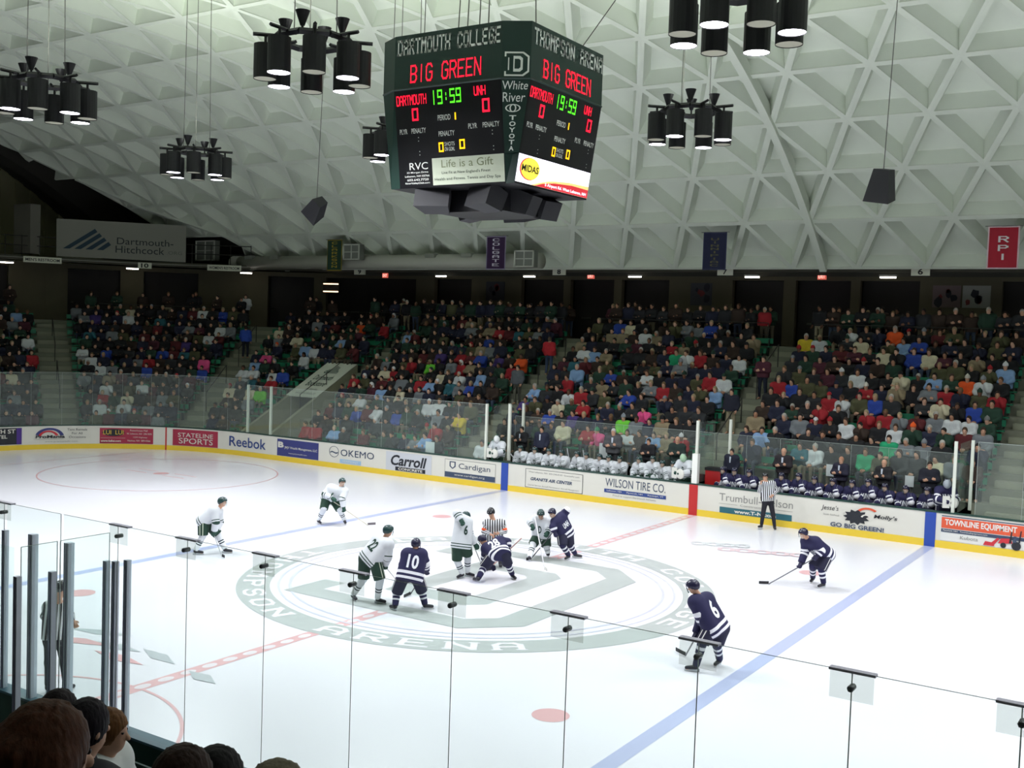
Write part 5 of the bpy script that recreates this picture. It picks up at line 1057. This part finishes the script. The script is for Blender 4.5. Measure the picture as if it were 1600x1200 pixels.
def hair_f(P, J, B, long=False):
    d = np.maximum(ell(P, J['hd']+B[2]*.022-B[1]*.008, B, np.array([.086, .104, .115])), (P-J['hd'])@(B[1]*.85-B[2]*.55)-.035); d = np.maximum(d, -((P-J['hd'])@B[2]+.07))
    if long: d = smin(d, cone(P, J['hd']-B[1]*.05, J['nk']-B[1]*.08-B[2]*.1, .075, .055), .03)
    return d
def cap_f(P, J, B): 
    d = np.maximum(ell(P, J['hd']+B[2]*.03, B, np.array([.09, .108, .112])), -((P-J['hd'])@B[2]-.025)); return np.minimum(d, ell(P, J['hd']+B[2]*.035+B[1]*.12, B, np.array([.06, .06, .012])))
def beanie_f(P, J, B): return smin(np.maximum(ell(P, J['hd']+B[2]*.035, B, np.array([.094, .112, .12])), -((P-J['hd'])@B[2]-.01)), ell(P, J['hd']+B[2]*.16, B, np.array([.025]*3)), .01)
m_oc = Mobj(); KINDS = {}
def kind_meshes(key, kind, v, long=False):
    J = pose(kind, v); B = head_basis(J); lo, hi = bbox(J, ALLJ, .16)
    b = [(*nets(lambda P: f_body(P, J, B), lo, hi, .034), 0)]; hv = nets(lambda P: f_head(P, J, B), J['hd']-.15, J['hd']+.16, .02); b[0] = (*b[0][:2], 0)
    for sg in (1, -1): b.append((*ballq(J['hd']+B[1]*.09+B[0]*.032*sg+B[2]*.015, (.014, .008, .01), B, 6), 1))
    b.append((*ballq(J['hd']+B[1]*.085-B[2]*.058, (.024, .01, .008), B, 6), 2))
    for S in 'RL': b.append((*hand_mesh(hand_pts(J['w'+S], J['w'+S]-J['e'+S], np.array([0, 0, 1.]), .5, 1.05), .012), 0))
    v_, f_, mi = join(b); o = {}
    o['body'] = npmesh('person', v_, f_, [m_oc, m_eye, m_mouth], mi=mi)
    o['jacket'] = npmesh('jacket', *nets(lambda P: jacket(P, J), lo, hi, .03), m_oc)
    o['trousers'] = npmesh('trousers', *nets(lambda P: f_pants(P, J, .0, .07, True), lo-.0, hi, .034), m_oc)
    H = lambda fn: nets(lambda P: fn(P, J, B), J['hd']-(.4 if long else .2), J['hd']+.2, .018)
    o['hair'] = npmesh('hair', *H(lambda P, J, B: hair_f(P, J, B, long)), m_oc); o['cap'] = npmesh('cap', *H(cap_f), m_oc); o['knit_hat'] = npmesh('knit_hat', *H(beanie_f), m_oc)
    KINDS[key] = (J, o)
for key, kd, v, lg in (('s0', 'sit', 0, False), ('s1', 'sit', 1, False), ('s2', 'sit', 2, False), ('s3', 'sit', 0, True), ('t0', 'stand', 0, False), ('t1', 'stand', 1, False)): kind_meshes(key, kd, v, lg)
def person(key, p, rz, cj, ct, ch, hat=None, hatc=None, cs='c79a80', label='', group=None, scale=1.):
    o = KINDS[key][1]; r = bpy.data.objects.new('person', o['body']); COL.objects.link(r); r.location = p; r.rotation_euler = (0, 0, rz); r.scale = (scale,)*3; r.color = (*lin(cs), 1)
    tag(r, label, 'person', group)
    for nm, c in (('jacket', cj), ('trousers', ct), ('hair', ch)) + (((hat, hatc),) if hat else ()):
        k = bpy.data.objects.new(nm, o[nm]); COL.objects.link(k); k.parent = r; k.color = (*lin(c), 1)
    return r

# ================================================================ TEAM BENCHES
def plane_y(u, v, y): d = ray(u, v); return CAM+d*((y-CAM[1])/d[1])
def bench_proto(kit, n):
    J = pose('sit', 2); return figure(J, kit, 'x', cat='hockey player', h=.022, number=n, nums=.2, front=True, grip=np.array([1., 0, .3]), feet=False)
def place_team(kit, heads, lab, grp, n):
    pr = None
    for k, (u, v) in enumerate(heads):
        hp = plane_y(u, v, 13.82)
        if pr is None: pr = bench_proto(kit, n); r = pr; base = np.array(pr.location)
        else: r = copy_tree(pr)
        z = min(max(hp[2]-1.17, .37), .55); r.location = (hp[0]+base[0], 14.02+base[1], z+base[2]); r.rotation_euler = (0, 0, random.uniform(-.35, .35)); r['group'] = grp
        r['label'] = lab % (ORD[k]); r['category'] = 'hockey player'
ORD = 'first second third fourth fifth sixth seventh eighth ninth tenth eleventh twelfth thirteenth fourteenth fifteenth sixteenth seventeenth eighteenth nineteenth twentieth'.split()
ORD = ORD+['twenty-'+o for o in ORD[:9]]+['thirtieth']+['thirty-'+o for o in ORD[:9]]+['fortieth']
place_team('white', [(813.6, 706), (837, 705), (858.6, 708), (876, 712), (901, 710), (918.7, 714), (937.5, 718.7), (953, 721), (971, 725), (998, 719), (1021, 718), (1036, 726), (1054, 726)], 'player in white seated on the left team bench, %s from its left end', 'white team on its bench', 'D')
place_team('navy', [(1127.5, 741), (1150, 738), (1171, 742), (1221, 749), (1246, 745), (1274, 752), (1299, 755), (1331, 756), (1355, 754), (1382, 767), (1415, 766), (1446, 767)], 'player in navy seated on the right team bench, %s from its left end', 'navy team on its bench', 'UNH')
q = MB()
for x0, x1, lab in ((-8.2, -.45, 'white'), (.45, 8.2, 'navy')):
    q = MB(); q.box(x0, x1, 13.9, 14.12, .74, .78, 0)
    for k in range(6): x = x0+.2+(x1-x0-.4)*k/5; q.box(x-.03, x+.03, 13.92, 14.1, .36, .74, 0)
    q.build('team_bench', M('bench_wood', '8a8478', .6), label='long low bench under the %s team' % lab, cat='bench')
# goalies at the rail: a masked player with blocker and catching glove
def goalie(u, v, y, kit, lab, rz, mc):
    J = pose('stand', 0); a = lambda *p: np.array(p, float)
    J.update(nk=a(0, -.12, 1.42), hd=a(0, -.2, 1.56), sR=a(-.21, -.1, 1.34), sL=a(.21, -.1, 1.34), eR=a(-.3, -.28, 1.1), wR=a(-.12, -.5, 1.06), eL=a(.3, -.28, 1.1), wL=a(.1, -.52, 1.04))
    r = figure(J, kit, lab, cat='goalkeeper', h=.02, number='D' if kit == 'white' else 'UNH', nums=.2, front=True)
    B = head_basis(J); org = np.array(r.location)
    m = nets(lambda P: np.maximum(ell(P, J['hd']+B[1]*.02-B[2]*.01, B, np.array([.115, .14, .15])), -f_head(P, J, B)+.003), J['hd']-.2, J['hd']+.2, .016); child('goalie_mask', *m, M(mc[0], mc[1], .4), r, org)
    pd = nets(lambda P: smin(ell(P, J['wL']+[0, -.05, -.02], np.eye(3), np.array([.16, .06, .18])), cone(P, J['wL'], J['eL'], .08, .07), .03), J['wL']-.3, J['wL']+.3, .02); child('catching_glove', *pd, M('goalie_leather', 'd8d8d0', .6), r, org)
    bx = MB(); w_ = J['wR']-org; bx.box(w_[0]-.1, w_[0]+.1, w_[1]-.1, w_[1]-.05, w_[2]-.2, w_[2]+.16); bx.build('blocker', M('goalie_leather'), r)
    hp = plane_y(u, v, y); r.location = (hp[0], y+.2, max(.36, hp[2]-1.56)); r.rotation_euler = (0, 0, rz)
goalie(776, 698, 13.25, 'white', 'white goalkeeper leaning over the boards by the far blue stripe', .1, ('mask_white', 'e4e6e6'))
goalie(1069, 727, 13.3, 'white', 'white goalkeeper in a pale green mask beside the padded post', -.1, ('mask_green', 'a8c8a8'))
goalie(1473, 769, 13.4, 'navy', 'navy goalkeeper in a grey mask at the right end of the bench', .5, ('mask_grey', 'a4acb4'))
for u, v, key, cj, ct, chh, cs, lab in ((816, 671, 't1', '14151a', '101014', '1c1512', 0, 'coach in black with a hand at his chin, left of the navy suit'), (847, 671, 't0', '22263c', '16181f', '1a1412', 0, 'coach in a navy suit and pale tie behind the white bench'), (959, 675, 't1', '4c4d50', '2b2b2e', 'b8b8b4', 0, 'grey-haired coach in a grey suit reading notes'),
        (1014, 690, 't1', '17171c', '131318', '3a2c24', 0, 'coach in black with folded arms behind the white bench'), (1059, 688, 't1', '20302c', '8c8470', 'c79a80', 0, 'bald coach in a dark green jacket near the padded post'), (1144, 706, 't0', '1a1d30', '15161c', '2a2420', 0, 'trainer in a navy jacket reaching over the red cooler'),
        (1225, 706, 't1', '221c22', '15141a', 'c79a80', 0, 'bald coach in a dark suit with a pink tie'), (1315, 719, 't1', '1d1c30', '15151d', 'b58468', 0, 'bald coach in a navy suit behind the navy bench'), (1382, 724, 't1', '1b1b1f', '141418', 'c79a80', 0, 'bald coach in a black suit with hands together'), (1453, 727, 't1', '191b28', '141620', '2a221c', 0, 'coach in a dark zipped jacket with folded arms, far right')):
    hp = plane_y(u, v, 14.5); r = person(key, (hp[0], 14.5, .7), random.uniform(-.3, .3), cj, ct, chh, label=lab, scale=(hp[2]-.7)/1.62, group='coaches behind the benches')
    if key == 't0' or 'suit' in lab: q = MB(); q.add([(-.035, -.155, 1.44), (.035, -.155, 1.44), (.025, -.17, 1.2), (-.025, -.17, 1.2)], [(0, 1, 2, 3)]); q.build('shirt_front', M('shirt_pale', 'c4ccd8', .7), r)
p = plane_y(1116, 745, 13.9); r = empty('drinks_cooler', (p[0], 13.95, .78), 0, 'red drinks cooler with a black lid at the left end of the navy bench', 'cooler')
MB().box(-.28, .28, -.2, .2, 0, .72).build('cooler_body', M('cooler_red', 'b01c1e', .4), r); MB().box(-.3, .3, -.22, .22, .72, .82).build('cooler_lid', M('cooler_black', '1a1a1c', .5), r)
MB().box(-.3, .3, -.22, .22, -.42, 0).build('cooler_stand', M('cooler_black'), r)
for u, v, y, w_, h_, lab in ((944, 704, 14.8, .42, .55, 'white sheet on the glass beside the grey-suited coach'), (672, 700, 13.2, .45, .5, 'white sheet on the far glass above the school advert'), (1298, 735, 14.8, .3, .4, 'white sheet on the glass left of the bald coach in navy'), (1421, 752, 14.8, .28, .36, 'small white sheet on the glass right of the bald black-suited coach')):
    hp = plane_y(u, v, y); MB().box(hp[0]-w_/2, hp[0]+w_/2, y-.01, y, hp[2]-h_/2, hp[2]+h_/2).build('paper_sheet', M('paper', 'c8d0d0', .7), label=lab, cat='sheet')
for u0, v0, u1, v1, lab in ((1205-1205+886, 700, 892, 732, 'stick standing upright at the white bench, left one'), (911, 703, 915, 735, 'stick standing upright at the white bench, right one'), (797, 708, 809, 724, 'pale stick slanting over the boards by the left goalkeeper')):
    a, b_ = plane_y(u0, v0, 13.45), plane_y(u1, v1, 13.35); MB().tube(a, b_, .014, n=6).build('hockey_stick', M('shaft_b0b4b8', 'b0b4b8', .5), label=lab, cat='hockey stick')

# ================================================================ THE CROWD
CN = {'black': '15161a', 'navy': '1b1f36', 'charcoal': '25272b', 'brown': '31231b', 'dark green': '1d3a2c', 'dark red': '55181e', 'grey': '70757a', 'tan': '8a7c62', 'white': 'c8ccce', 'red': '981c26', 'blue': '26429a', 'light blue': '7f9fc8', 'green': '1e9a6a', 'lime green': '6cc83a', 'pink': 'e0508a',
      'orange': 'e0561e', 'purple': '42306e', 'yellow': 'c8b028', 'olive': '4a4a30', 'maroon': '4a1c2c', 'teal': '27606c', 'cream': 'c8c0a4'}
PAL = ['black']*30+['navy']*15+['charcoal']*13+['brown']*9+['dark green']*10+['dark red']*3+['grey']*6+['tan']*3+['white']*4+['red']*2+['blue']*2+['light blue']*2+['purple']*1+['olive']*6+['maroon']*4+['teal']*1+['cream']*2
HAIR = ['1c1512', '2a1c14', '3a281c', '4a3626', '6a5236', '9a8a6a', 'a8a49c', '181616', '241a14']; SKN = ['c79a80', 'bd8f74', 'd0a48c', 'b58468', 'c79a80', '7a5440']; TRO = ['1b2233', '2a3448', '39465a', '15161a', '4a4438', '6a6250', '8a8068']
NOTE = [(1418, 679, 'dark green', 'knit_hat', 'e85a1e', 'orange'), (1394, 685, 'green', None, 0, 0), (1010, 642, 'pink', None, 0, 0), (973, 660, 'lime green', 'knit_hat', '8a9098', 'grey'), (942, 662, 'pink', 'knit_hat', '2a8a5a', 'green'), (825, 572, 'orange', None, 0, 0), (886, 589, 'red', None, 0, 0), (889, 610, 'white', None, 0, 0), (962, 577, 'blue', None, 0, 0),
        (907, 635, 'red', None, 0, 0), (856, 655, 'blue', None, 0, 0), (892, 652, 'purple', None, 0, 0), (1011, 625, 'charcoal', None, 0, 0), (1048, 640, 'black', None, 0, 0), (1215, 605, 'red', None, 0, 0), (1232, 605, 'blue', None, 0, 0), (1305, 628, 'red', 'cap', 'b0202a', 'red'), (1361, 608, 'red', 'knit_hat', 'd8d4c8', 'cream'), (1352, 635, 'red', None, 0, 0), (1283, 628, 'red', None, 0, 0),
        (1466, 620, 'cream', None, 0, 0), (1503, 600, 'orange', 'knit_hat', 'c8c4b8', 'pale'), (1562, 622, 'red', None, 0, 0), (1488, 645, 'white', None, 0, 0), (1510, 645, 'white', None, 0, 0), (1534, 650, 'dark green', 'knit_hat', '7a7c7a', 'grey'), (1560, 650, 'dark green', None, 0, 0), (1392, 662, 'white', None, 0, 0), (1244, 660, 'grey', None, 0, 0), (1272, 650, 'navy', 'cap', 'd0d0d4', 'white'),
        (1375, 545, 'cream', None, 0, 0), (1334, 577, 'white', None, 0, 0), (1408, 540, 'light blue', None, 0, 0), (1432, 540, 'blue', None, 0, 0), (1262, 528, 'yellow', None, 0, 0), (1389, 520, 'orange', None, 0, 0), (1062, 555, 'green', None, 0, 0), (1151, 562, 'white', None, 0, 0), (1112, 595, 'red', None, 0, 0), (1110, 607, 'light blue', None, 0, 0), (977, 520, 'tan', None, 0, 0), (955, 520, 'tan', None, 0, 0), (1023, 525, 'tan', None, 0, 0),
        (648, 560, 'red', None, 0, 0), (682, 560, 'lime green', None, 0, 0), (718, 565, 'red', 'cap', 'd8d8d8', 'white'), (732, 560, 'dark red', None, 0, 0), (755, 560, 'blue', None, 0, 0), (790, 555, 'purple', None, 0, 0), (795, 575, 'red', None, 0, 0), (623, 590, 'grey', None, 0, 0), (660, 590, 'red', None, 0, 0), (672, 595, 'light blue', None, 0, 0), (563, 605, 'dark green', None, 0, 0), (583, 600, 'maroon', 'cap', 'd8d8d8', 'white'), (598, 610, 'light blue', None, 0, 0),
        (672, 635, 'white', 'cap', 'd8d8d8', 'white'), (724, 667, 'yellow', None, 0, 0), (564, 645, 'blue', None, 0, 0), (575, 675, 'dark red', None, 0, 0), (590, 665, 'charcoal', 'cap', 'd8d8d8', 'white'), (618, 680, 'charcoal', None, 0, 0), (659, 680, 'light blue', None, 0, 0), (726, 695, 'white', None, 0, 0), (707, 690, 'brown', None, 0, 0), (481, 683, 'red', None, 0, 0), (499, 683, 'red', None, 0, 0), (523, 690, 'light blue', None, 0, 0),
        (485, 570, 'white', None, 0, 0), (495, 542, 'white', None, 0, 0), (421, 553, 'pink', None, 0, 0), (436, 545, 'navy', 'knit_hat', 'e0582a', 'orange'), (400, 565, 'light blue', None, 0, 0), (410, 612, 'lime green', None, 0, 0), (443, 617, 'red', None, 0, 0), (405, 575, 'white', None, 0, 0), (430, 583, 'white', None, 0, 0), (455, 585, 'blue', None, 0, 0), (540, 570, 'red', None, 0, 0), (325, 560, 'pink', None, 0, 0), (341, 570, 'blue', None, 0, 0), (362, 572, 'white', None, 0, 0),
        (242, 562, 'red', None, 0, 0), (222, 558, 'grey', None, 0, 0), (164, 570, 'white', None, 0, 0), (183, 572, 'grey', None, 0, 0), (165, 541, 'blue', None, 0, 0), (133, 538, 'white', None, 0, 0), (263, 544, 'blue', None, 0, 0), (45, 548, 'red', None, 0, 0), (330, 528, 'white', None, 0, 0), (292, 545, 'teal', None, 0, 0), (203, 495, 'white', None, 0, 0), (20, 500, 'grey', None, 0, 0), (135, 560, 'white', None, 0, 0), (232, 572, 'blue', None, 0, 0),
        (984, 678, 'white', None, 0, 0), (1352, 712, 'green', 'hair', 0, 0), (1000, 600, 'black', None, 0, 0), (780, 520, 'red', None, 0, 0), (610, 505, 'red', None, 0, 0), (640, 540, 'dark green', None, 0, 0), (560, 510, 'orange', None, 0, 0), (520, 510, 'dark red', None, 0, 0), (430, 520, 'grey', None, 0, 0)]
EMPTY = [(440, 545, 22, 12), (412, 578, 25, 6), (455, 560, 20, 6), (810, 588, 16, 16), (815, 610, 14, 10), (1340, 645, 16, 12), (770, 690, 14, 14), (840, 700, 10, 10), (1545, 690, 12, 8), (1040, 610, 8, 6), (1000, 630, 8, 5), (60, 565, 15, 4), (220, 585, 10, 4), (700, 605, 12, 4), (1205, 690, 10, 8)]
def uvof(P): d = P-CAM; z = d@CF; return 800+FPX*(d@CR)/z, 600-FPX*(d@CU)/z, z
LO = {}
def lo_kind(key):
    J, _ = KINDS[key]; B = head_basis(J); lo, hi = bbox(J, ALLJ, .16); out = []
    v, f = nets(lambda P: f_head(P, J, B), J['hd']-.14, J['hd']+.15, .032); out.append((v, f, 0))
    for S in 'RL': v, f = ballq(J['w'+S], (.04, .045, .04), n=6); out.append((v, f, 0))
    out.append((*nets(lambda P: jacket(P, J), lo, hi, .05), 1)); out.append((*nets(lambda P: f_pants(P, J, .0, .07, True), lo, hi, .06), 2)); out.append((*nets(lambda P: hair_f(P, J, B, key == 's3'), J['hd']-.35, J['hd']+.2, .03), 3))
    LO[key] = out
for k in KINDS: lo_kind(k)
random.seed(11); people = []      # dicts of everybody in the stands
seatpts = []
for (i, s, d) in SEATS:
    P = BP(s, d+.02, row_z(i)); u, v, z = uvof(P+[0, 0, 1.2])
    if -25 < u < 1625: seatpts.append([i, s, d, P, u, v, z])
forced = {}
for n in NOTE:
    k = min(range(len(seatpts)), key=lambda q: (seatpts[q][4]-n[0])**2+(seatpts[q][5]-n[1])**2 + (1e9 if q in forced else 0)); forced[k] = n
for k, (i, s, d, P, u, v, z) in enumerate(seatpts):
    if k not in forced:
        if random.random() < (.10 if i > 0 else .16): continue
        if any(abs(u-a) < c and abs(v-b_) < e for a, b_, c, e in EMPTY): continue
    n = forced.get(k); cj = n[2] if n else random.choice(PAL); hat, hc, hn = (n[3], n[4], n[5]) if n and n[3] not in (None, 'hair') else (None, 0, 0)
    if not n and random.random() < .13: hat, (hc, hn) = random.choice(['cap', 'knit_hat']), random.choice([('d4d6d8', 'white'), ('15161a', 'black'), ('1b1f36', 'navy'), ('1d3a2c', 'dark green'), ('a02028', 'red'), ('80848a', 'grey')])
    people.append(dict(key=random.choice(['s0', 's1', 's2', 's0', 's3']), P=P+np.array([0, 0, 0.]), rz=BA(s)+random.uniform(-.35, .35), cj=cj, ct=random.choice(TRO), ch=random.choice(HAIR), hat=hat, hc=hc, hn=hn, cs=random.choice(SKN), sc=random.uniform(.98, 1.1), i=i, s=s, z=z, u=u, v=v))
for row, (dd, pr, y_) in enumerate(((DC+.42, .93, 0), (DC+1.15, .6, 0))):
    s = -11.5
    while s < 36:
        if random.random() < pr and not any(abs(s-a) < .7 for a, _, _ in AIS):
            P = BP(s, dd, ZC); u, v, z = uvof(P+[0, 0, 1.6])
            if -20 < u < 1620: people.append(dict(key=random.choice(['t0', 't1']), P=P, rz=BA(s)+random.uniform(-.4, .4), cj=random.choice(PAL if random.random() < .35 else ['black', 'navy', 'charcoal', 'brown', 'dark green']), ct=random.choice(TRO), ch=random.choice(HAIR), hat=None, hc=0, hn=0, cs=random.choice(SKN), sc=random.uniform(.92, 1.07), i=20+row, s=s, z=z, u=u, v=v))
        s += .6
def sector(s):
    return 'right of the far right stairs' if s < -9.9 else 'behind the navy bench' if s < .4 else 'behind the white bench' if s < 10.6 else 'right of the tunnel' if s < 21.5 else 'left of the tunnel' if s < 25.6 else 'in the corner block' if s < 30.8 else 'at the far left edge'
rowsn = {}
for p in sorted(people, key=lambda p: -p['s']): k = (p['i'], sector(p['s'])); rowsn[k] = rowsn.get(k, 0)+1; p['n'] = rowsn[k]
people.sort(key=lambda p: p['z']); near = people[:292]; rest = people[292:]
i0s = lambda p: ('standing behind the rail' if p['i'] == 20 else 'standing by the wall') if p['i'] >= 20 else ORD[p['i'] if -9.0 < p['s'] < 9.2 else p['i']+2]+' row'
for p in near:
    lab = '%s jacket%s, %s %s, %s from left' % (p['cj'], (', %s %s' % (p['hn'], p['hat'].replace('_', ' '))) if p['hat'] else '', i0s(p), sector(p['s']).replace('the ', ''), ORD[min(p['n']-1, 39)])
    person(p['key'], p['P'], p['rz'], CN[p['cj']], p['ct'], p['ch'], p['hat'], p['hc'], p['cs'], lab, 'spectators in the stands', p['sc'])
def merge(ps, name, lab):
    V_, F_, C_ = [], [], []; n = 0
    for p in ps:
        c, s_ = math.cos(p['rz']), math.sin(p['rz']); Rm = np.array([[c, s_, 0], [-s_, c, 0], [0, 0, 1.]])*p['sc']
        cols = [lin(p['cs']), lin(CN[p['cj']]), lin(p['ct']), lin(p['hc'] if p['hat'] else p['ch'])]
        for v, f, k in LO[p['key']]: V_.append(v@Rm+p['P']); F_.append(f+n); n += len(v); C_.append(np.tile((*cols[k], 1.), (len(v), 1)))
    V_, F_, C_ = np.concatenate(V_), np.concatenate(F_), np.concatenate(C_); me = npmesh(name, V_, F_, Mvcol())
    a = me.attributes.new('Col', 'FLOAT_COLOR', 'POINT'); a.data.foreach_set('color', C_.astype('f').ravel())
    o = bpy.data.objects.new(name, me); COL.objects.link(o); tag(o, lab, 'crowd', kind='stuff'); return o
merge(rest, 'crowd', 'dense crowd of far spectators filling the upper and left stands')
# people on the stairs
for u, v, s, d, key, cj, ct, ch, back, lab in ((857, 528, 10.6, row_d(7)+.3, 't0', 'b0202a', '3a4a68', '5a4a3a', True, 'person in a red jacket climbing the stairs, seen from behind'), (829, 578, 10.75, row_d(4)+.3, 't0', '50555a', '5a5a50', '2a2420', False, 'person in a grey hooded top on the stairs, below the red jacket'),
        (1142, 612, .55, row_d(3)+.3, 't0', '191c2c', '8c846c', '2a221c', False, 'person in a navy jacket and khaki trousers on the central stairs'), (1190, 565, .2, row_d(6)+.3, 't1', '4a1c2c', '1b2233', '2a221c', False, 'person in a maroon top on the central stairs, holding papers'), (341, 548, 25.6, row_d(7)+.3, 't0', '2a4aa8', '1b2233', '2a221c', True, 'person in a blue jacket on the corner stairs')):
    i = int((d-D0)//RUN); person(key, BP(s, d, row_z(i)), BA(s)+(math.pi if back else 0), cj, ct, ch, label=lab)

# ---- heads in front of the camera
def mh(name, c, sc=32):
    if name in MATS: return MATS[name]
    m = M(name, c, .6, spec=.2); nt = m.node_tree; b = nt.nodes['Principled BSDF']; tc = nt.nodes.new('ShaderNodeTexCoord'); mp = nt.nodes.new('ShaderNodeMapping'); mp.inputs['Scale'].default_value = (sc, sc, 3); n = nt.nodes.new('ShaderNodeTexNoise'); n.inputs['Scale'].default_value = 2.5; n.inputs['Detail'].default_value = 5
    mx = nt.nodes.new('ShaderNodeMix'); mx.data_type = 'RGBA'; l = lin(c); mx.inputs[6].default_value = (*[x*.45 for x in l], 1); mx.inputs[7].default_value = (*[min(1, x*1.9) for x in l], 1); bp = nt.nodes.new('ShaderNodeBump'); bp.inputs['Strength'].default_value = .6; bp.inputs['Distance'].default_value = .006
    nt.links.new(tc.outputs['Object'], mp.inputs[0]); nt.links.new(mp.outputs[0], n.inputs['Vector']); nt.links.new(n.outputs['Fac'], mx.inputs[0]); nt.links.new(mx.outputs[2], b.inputs['Base Color']); nt.links.new(n.outputs['Fac'], bp.inputs['Height']); nt.links.new(bp.outputs['Normal'], b.inputs['Normal']); return m
def near_person(u, v, D, hc, cj, style, lab, turn=0., sc=1., skin=0):
    hp = at_depth(u, v, D); J = pose('sit', 0); rz = math.pi+turn; c, s_ = math.cos(rz), math.sin(rz); Rm = np.array([[c, s_, 0], [-s_, c, 0], [0, 0, 1.]])*sc
    fd = J['fd']@Rm; J = {k: p@Rm for k, p in J.items()}; off = hp-J['hd']; J = {k: p+off for k, p in J.items()}; J['fd'] = unit(fd); B = head_basis(J); org = off.copy()
    lo, hi = bbox(J, ALLJ, .16); parts = [(*nets(lambda P: f_body(P, J, B), lo, hi, .022), 0), (*nets(lambda P: f_head(P, J, B), J['hd']-.15, J['hd']+.16, .009), 0)]
    for sg in (1, -1): parts.append((*ballq(J['hd']+B[1]*.086+B[0]*.032*sg+B[2]*.018, (.014, .008, .009), B), 1))
    for S in 'RL': parts.append((*hand_mesh(hand_pts(J['w'+S], J['w'+S]-J['e'+S], np.array([0, 0, 1.]), .5)), 0))
    v_, f_, mi = join(parts); me = npmesh('person', v_-org, f_, [SK[skin], m_eye], mi=mi); r = bpy.data.objects.new('person', me); COL.objects.link(r); r.location = org; tag(r, lab, 'person')
    child('shirt', *nets(lambda P: jacket(P, J), lo, hi, .02), M('cloth_'+cj, cj, .85), r, org); child('trousers', *nets(lambda P: f_pants(P, J, .0, .07, True), lo, hi, .025), M('cloth_1b2233', '1b2233', .85), r, org)
    h = J['hd']
    def hf(P):
        q = (P-h)@B.T; ang = np.arctan2(q[:, 0], q[:, 1]); wv = .0028*np.sin(ang*26+q[:, 2]*9)+.0014*np.sin(ang*57+2*np.sin(q[:, 2]*14))
        d = ell(P, h+B[2]*.025-B[1]*.012, B, np.array([.092, .11, .118])*1.02); d = np.maximum(d, (P-h)@(B[1]*.9-B[2]*.5)-.055)
        if style in ('half', 'long'):
            d = smin(d, cone(P, h-B[1]*.06-B[2]*.02, h-B[1]*.1-B[2]*.2, .085, .1), .05)
            for sg in (1, -1): d = smin(d, cone(P, h+B[0]*.07*sg-B[1]*.02, h+B[0]*.11*sg-B[1]*.05-B[2]*.24, .045, .055), .04)
        if style == 'half': d = smin(d, ell(P, h-B[1]*.1+B[2]*.045, B, np.array([.075, .045, .04])), .015)
        if style == 'bun': d = smin(d, ell(P, h-B[1]*.05+B[2]*.05, B, np.array([.095, .105, .09])), .02); d = smin(d, cone(P, h-B[1]*.1, h-B[1]*.13-B[2]*.2, .05, .03), .02)
        if style == 'short': d = np.maximum(d, -((P-h)@B[2]+.09))
        return d+wv
    hm = nets(hf, h-.42, h+.22, .010); ho = child('hair', *hm, mh('hair_'+hc, hc), r, org)
    if style == 'half': m = MB(); cc = h-B[1]*.15+B[2]*.07-org; m.ball(cc, (.02, .02, .02), n=10); m.ball(cc+B[0]*.03, (.03, .014, .014)); m.ball(cc-B[0]*.03, (.03, .014, .014)); m.build('hair_clip', M('clip_black', '0c0c10', .3), ho, smooth=True)
    return r
near_person(70, 1190, 2.5, '4a2a1a', '241c1c', 'half', 'brown-haired woman with half-up hair in the lower left corner', -.1, 1.12)
near_person(92, 1116, 6.0, '1a1216', '1a1a22', 'short', 'dark-haired head just above the brown-haired woman', .1)
near_person(136, 1138, 5.0, '171018', '1a1a22', 'short', 'dark-haired head between the woman and the child', .0)
near_person(172, 1144, 6.4, '6e4a2c', 'd8dcdc', 'bun', 'child in a white shirt with tied-up brown hair', -1.0, .98)
near_person(286, 1229, 3.6, '2c1a14', '1c1a20', 'short', 'dark-haired head at the bottom edge, left of a darker one', .0)
near_person(338, 1226, 3.9, '100c10', '1c1a20', 'short', 'near-black head at the bottom edge beside the railing', .0)
near_person(432, 1262, 3.2, '6a6250', '3a3c40', 'short', 'greying fair head at the bottom edge below the ice', .0, 1.05)

# small lit display on the concourse wall
pc = corner_pt(517, 458, RC+WD-.12); w_, h_ = 1.0, .62; th_ = math.atan2(-(pc[0]-CX), pc[1]-CY)
r = empty('menu_display', pc-np.array([math.cos(th_), math.sin(th_), 0])*w_/2, th_, 'small display with two warm lit strips on the concourse wall', 'sign')
MB().box(0, w_, -.02, .05, 0, h_).build('display_board', M('display_dark', '2a2620', .7), r)
for z in (.06, h_-.12): MB().box(.03, w_-.03, -.05, -.02, z, z+.06).build('lit_strip', M('strip_warm', 'ffd9b0', .5, emit=3), r)

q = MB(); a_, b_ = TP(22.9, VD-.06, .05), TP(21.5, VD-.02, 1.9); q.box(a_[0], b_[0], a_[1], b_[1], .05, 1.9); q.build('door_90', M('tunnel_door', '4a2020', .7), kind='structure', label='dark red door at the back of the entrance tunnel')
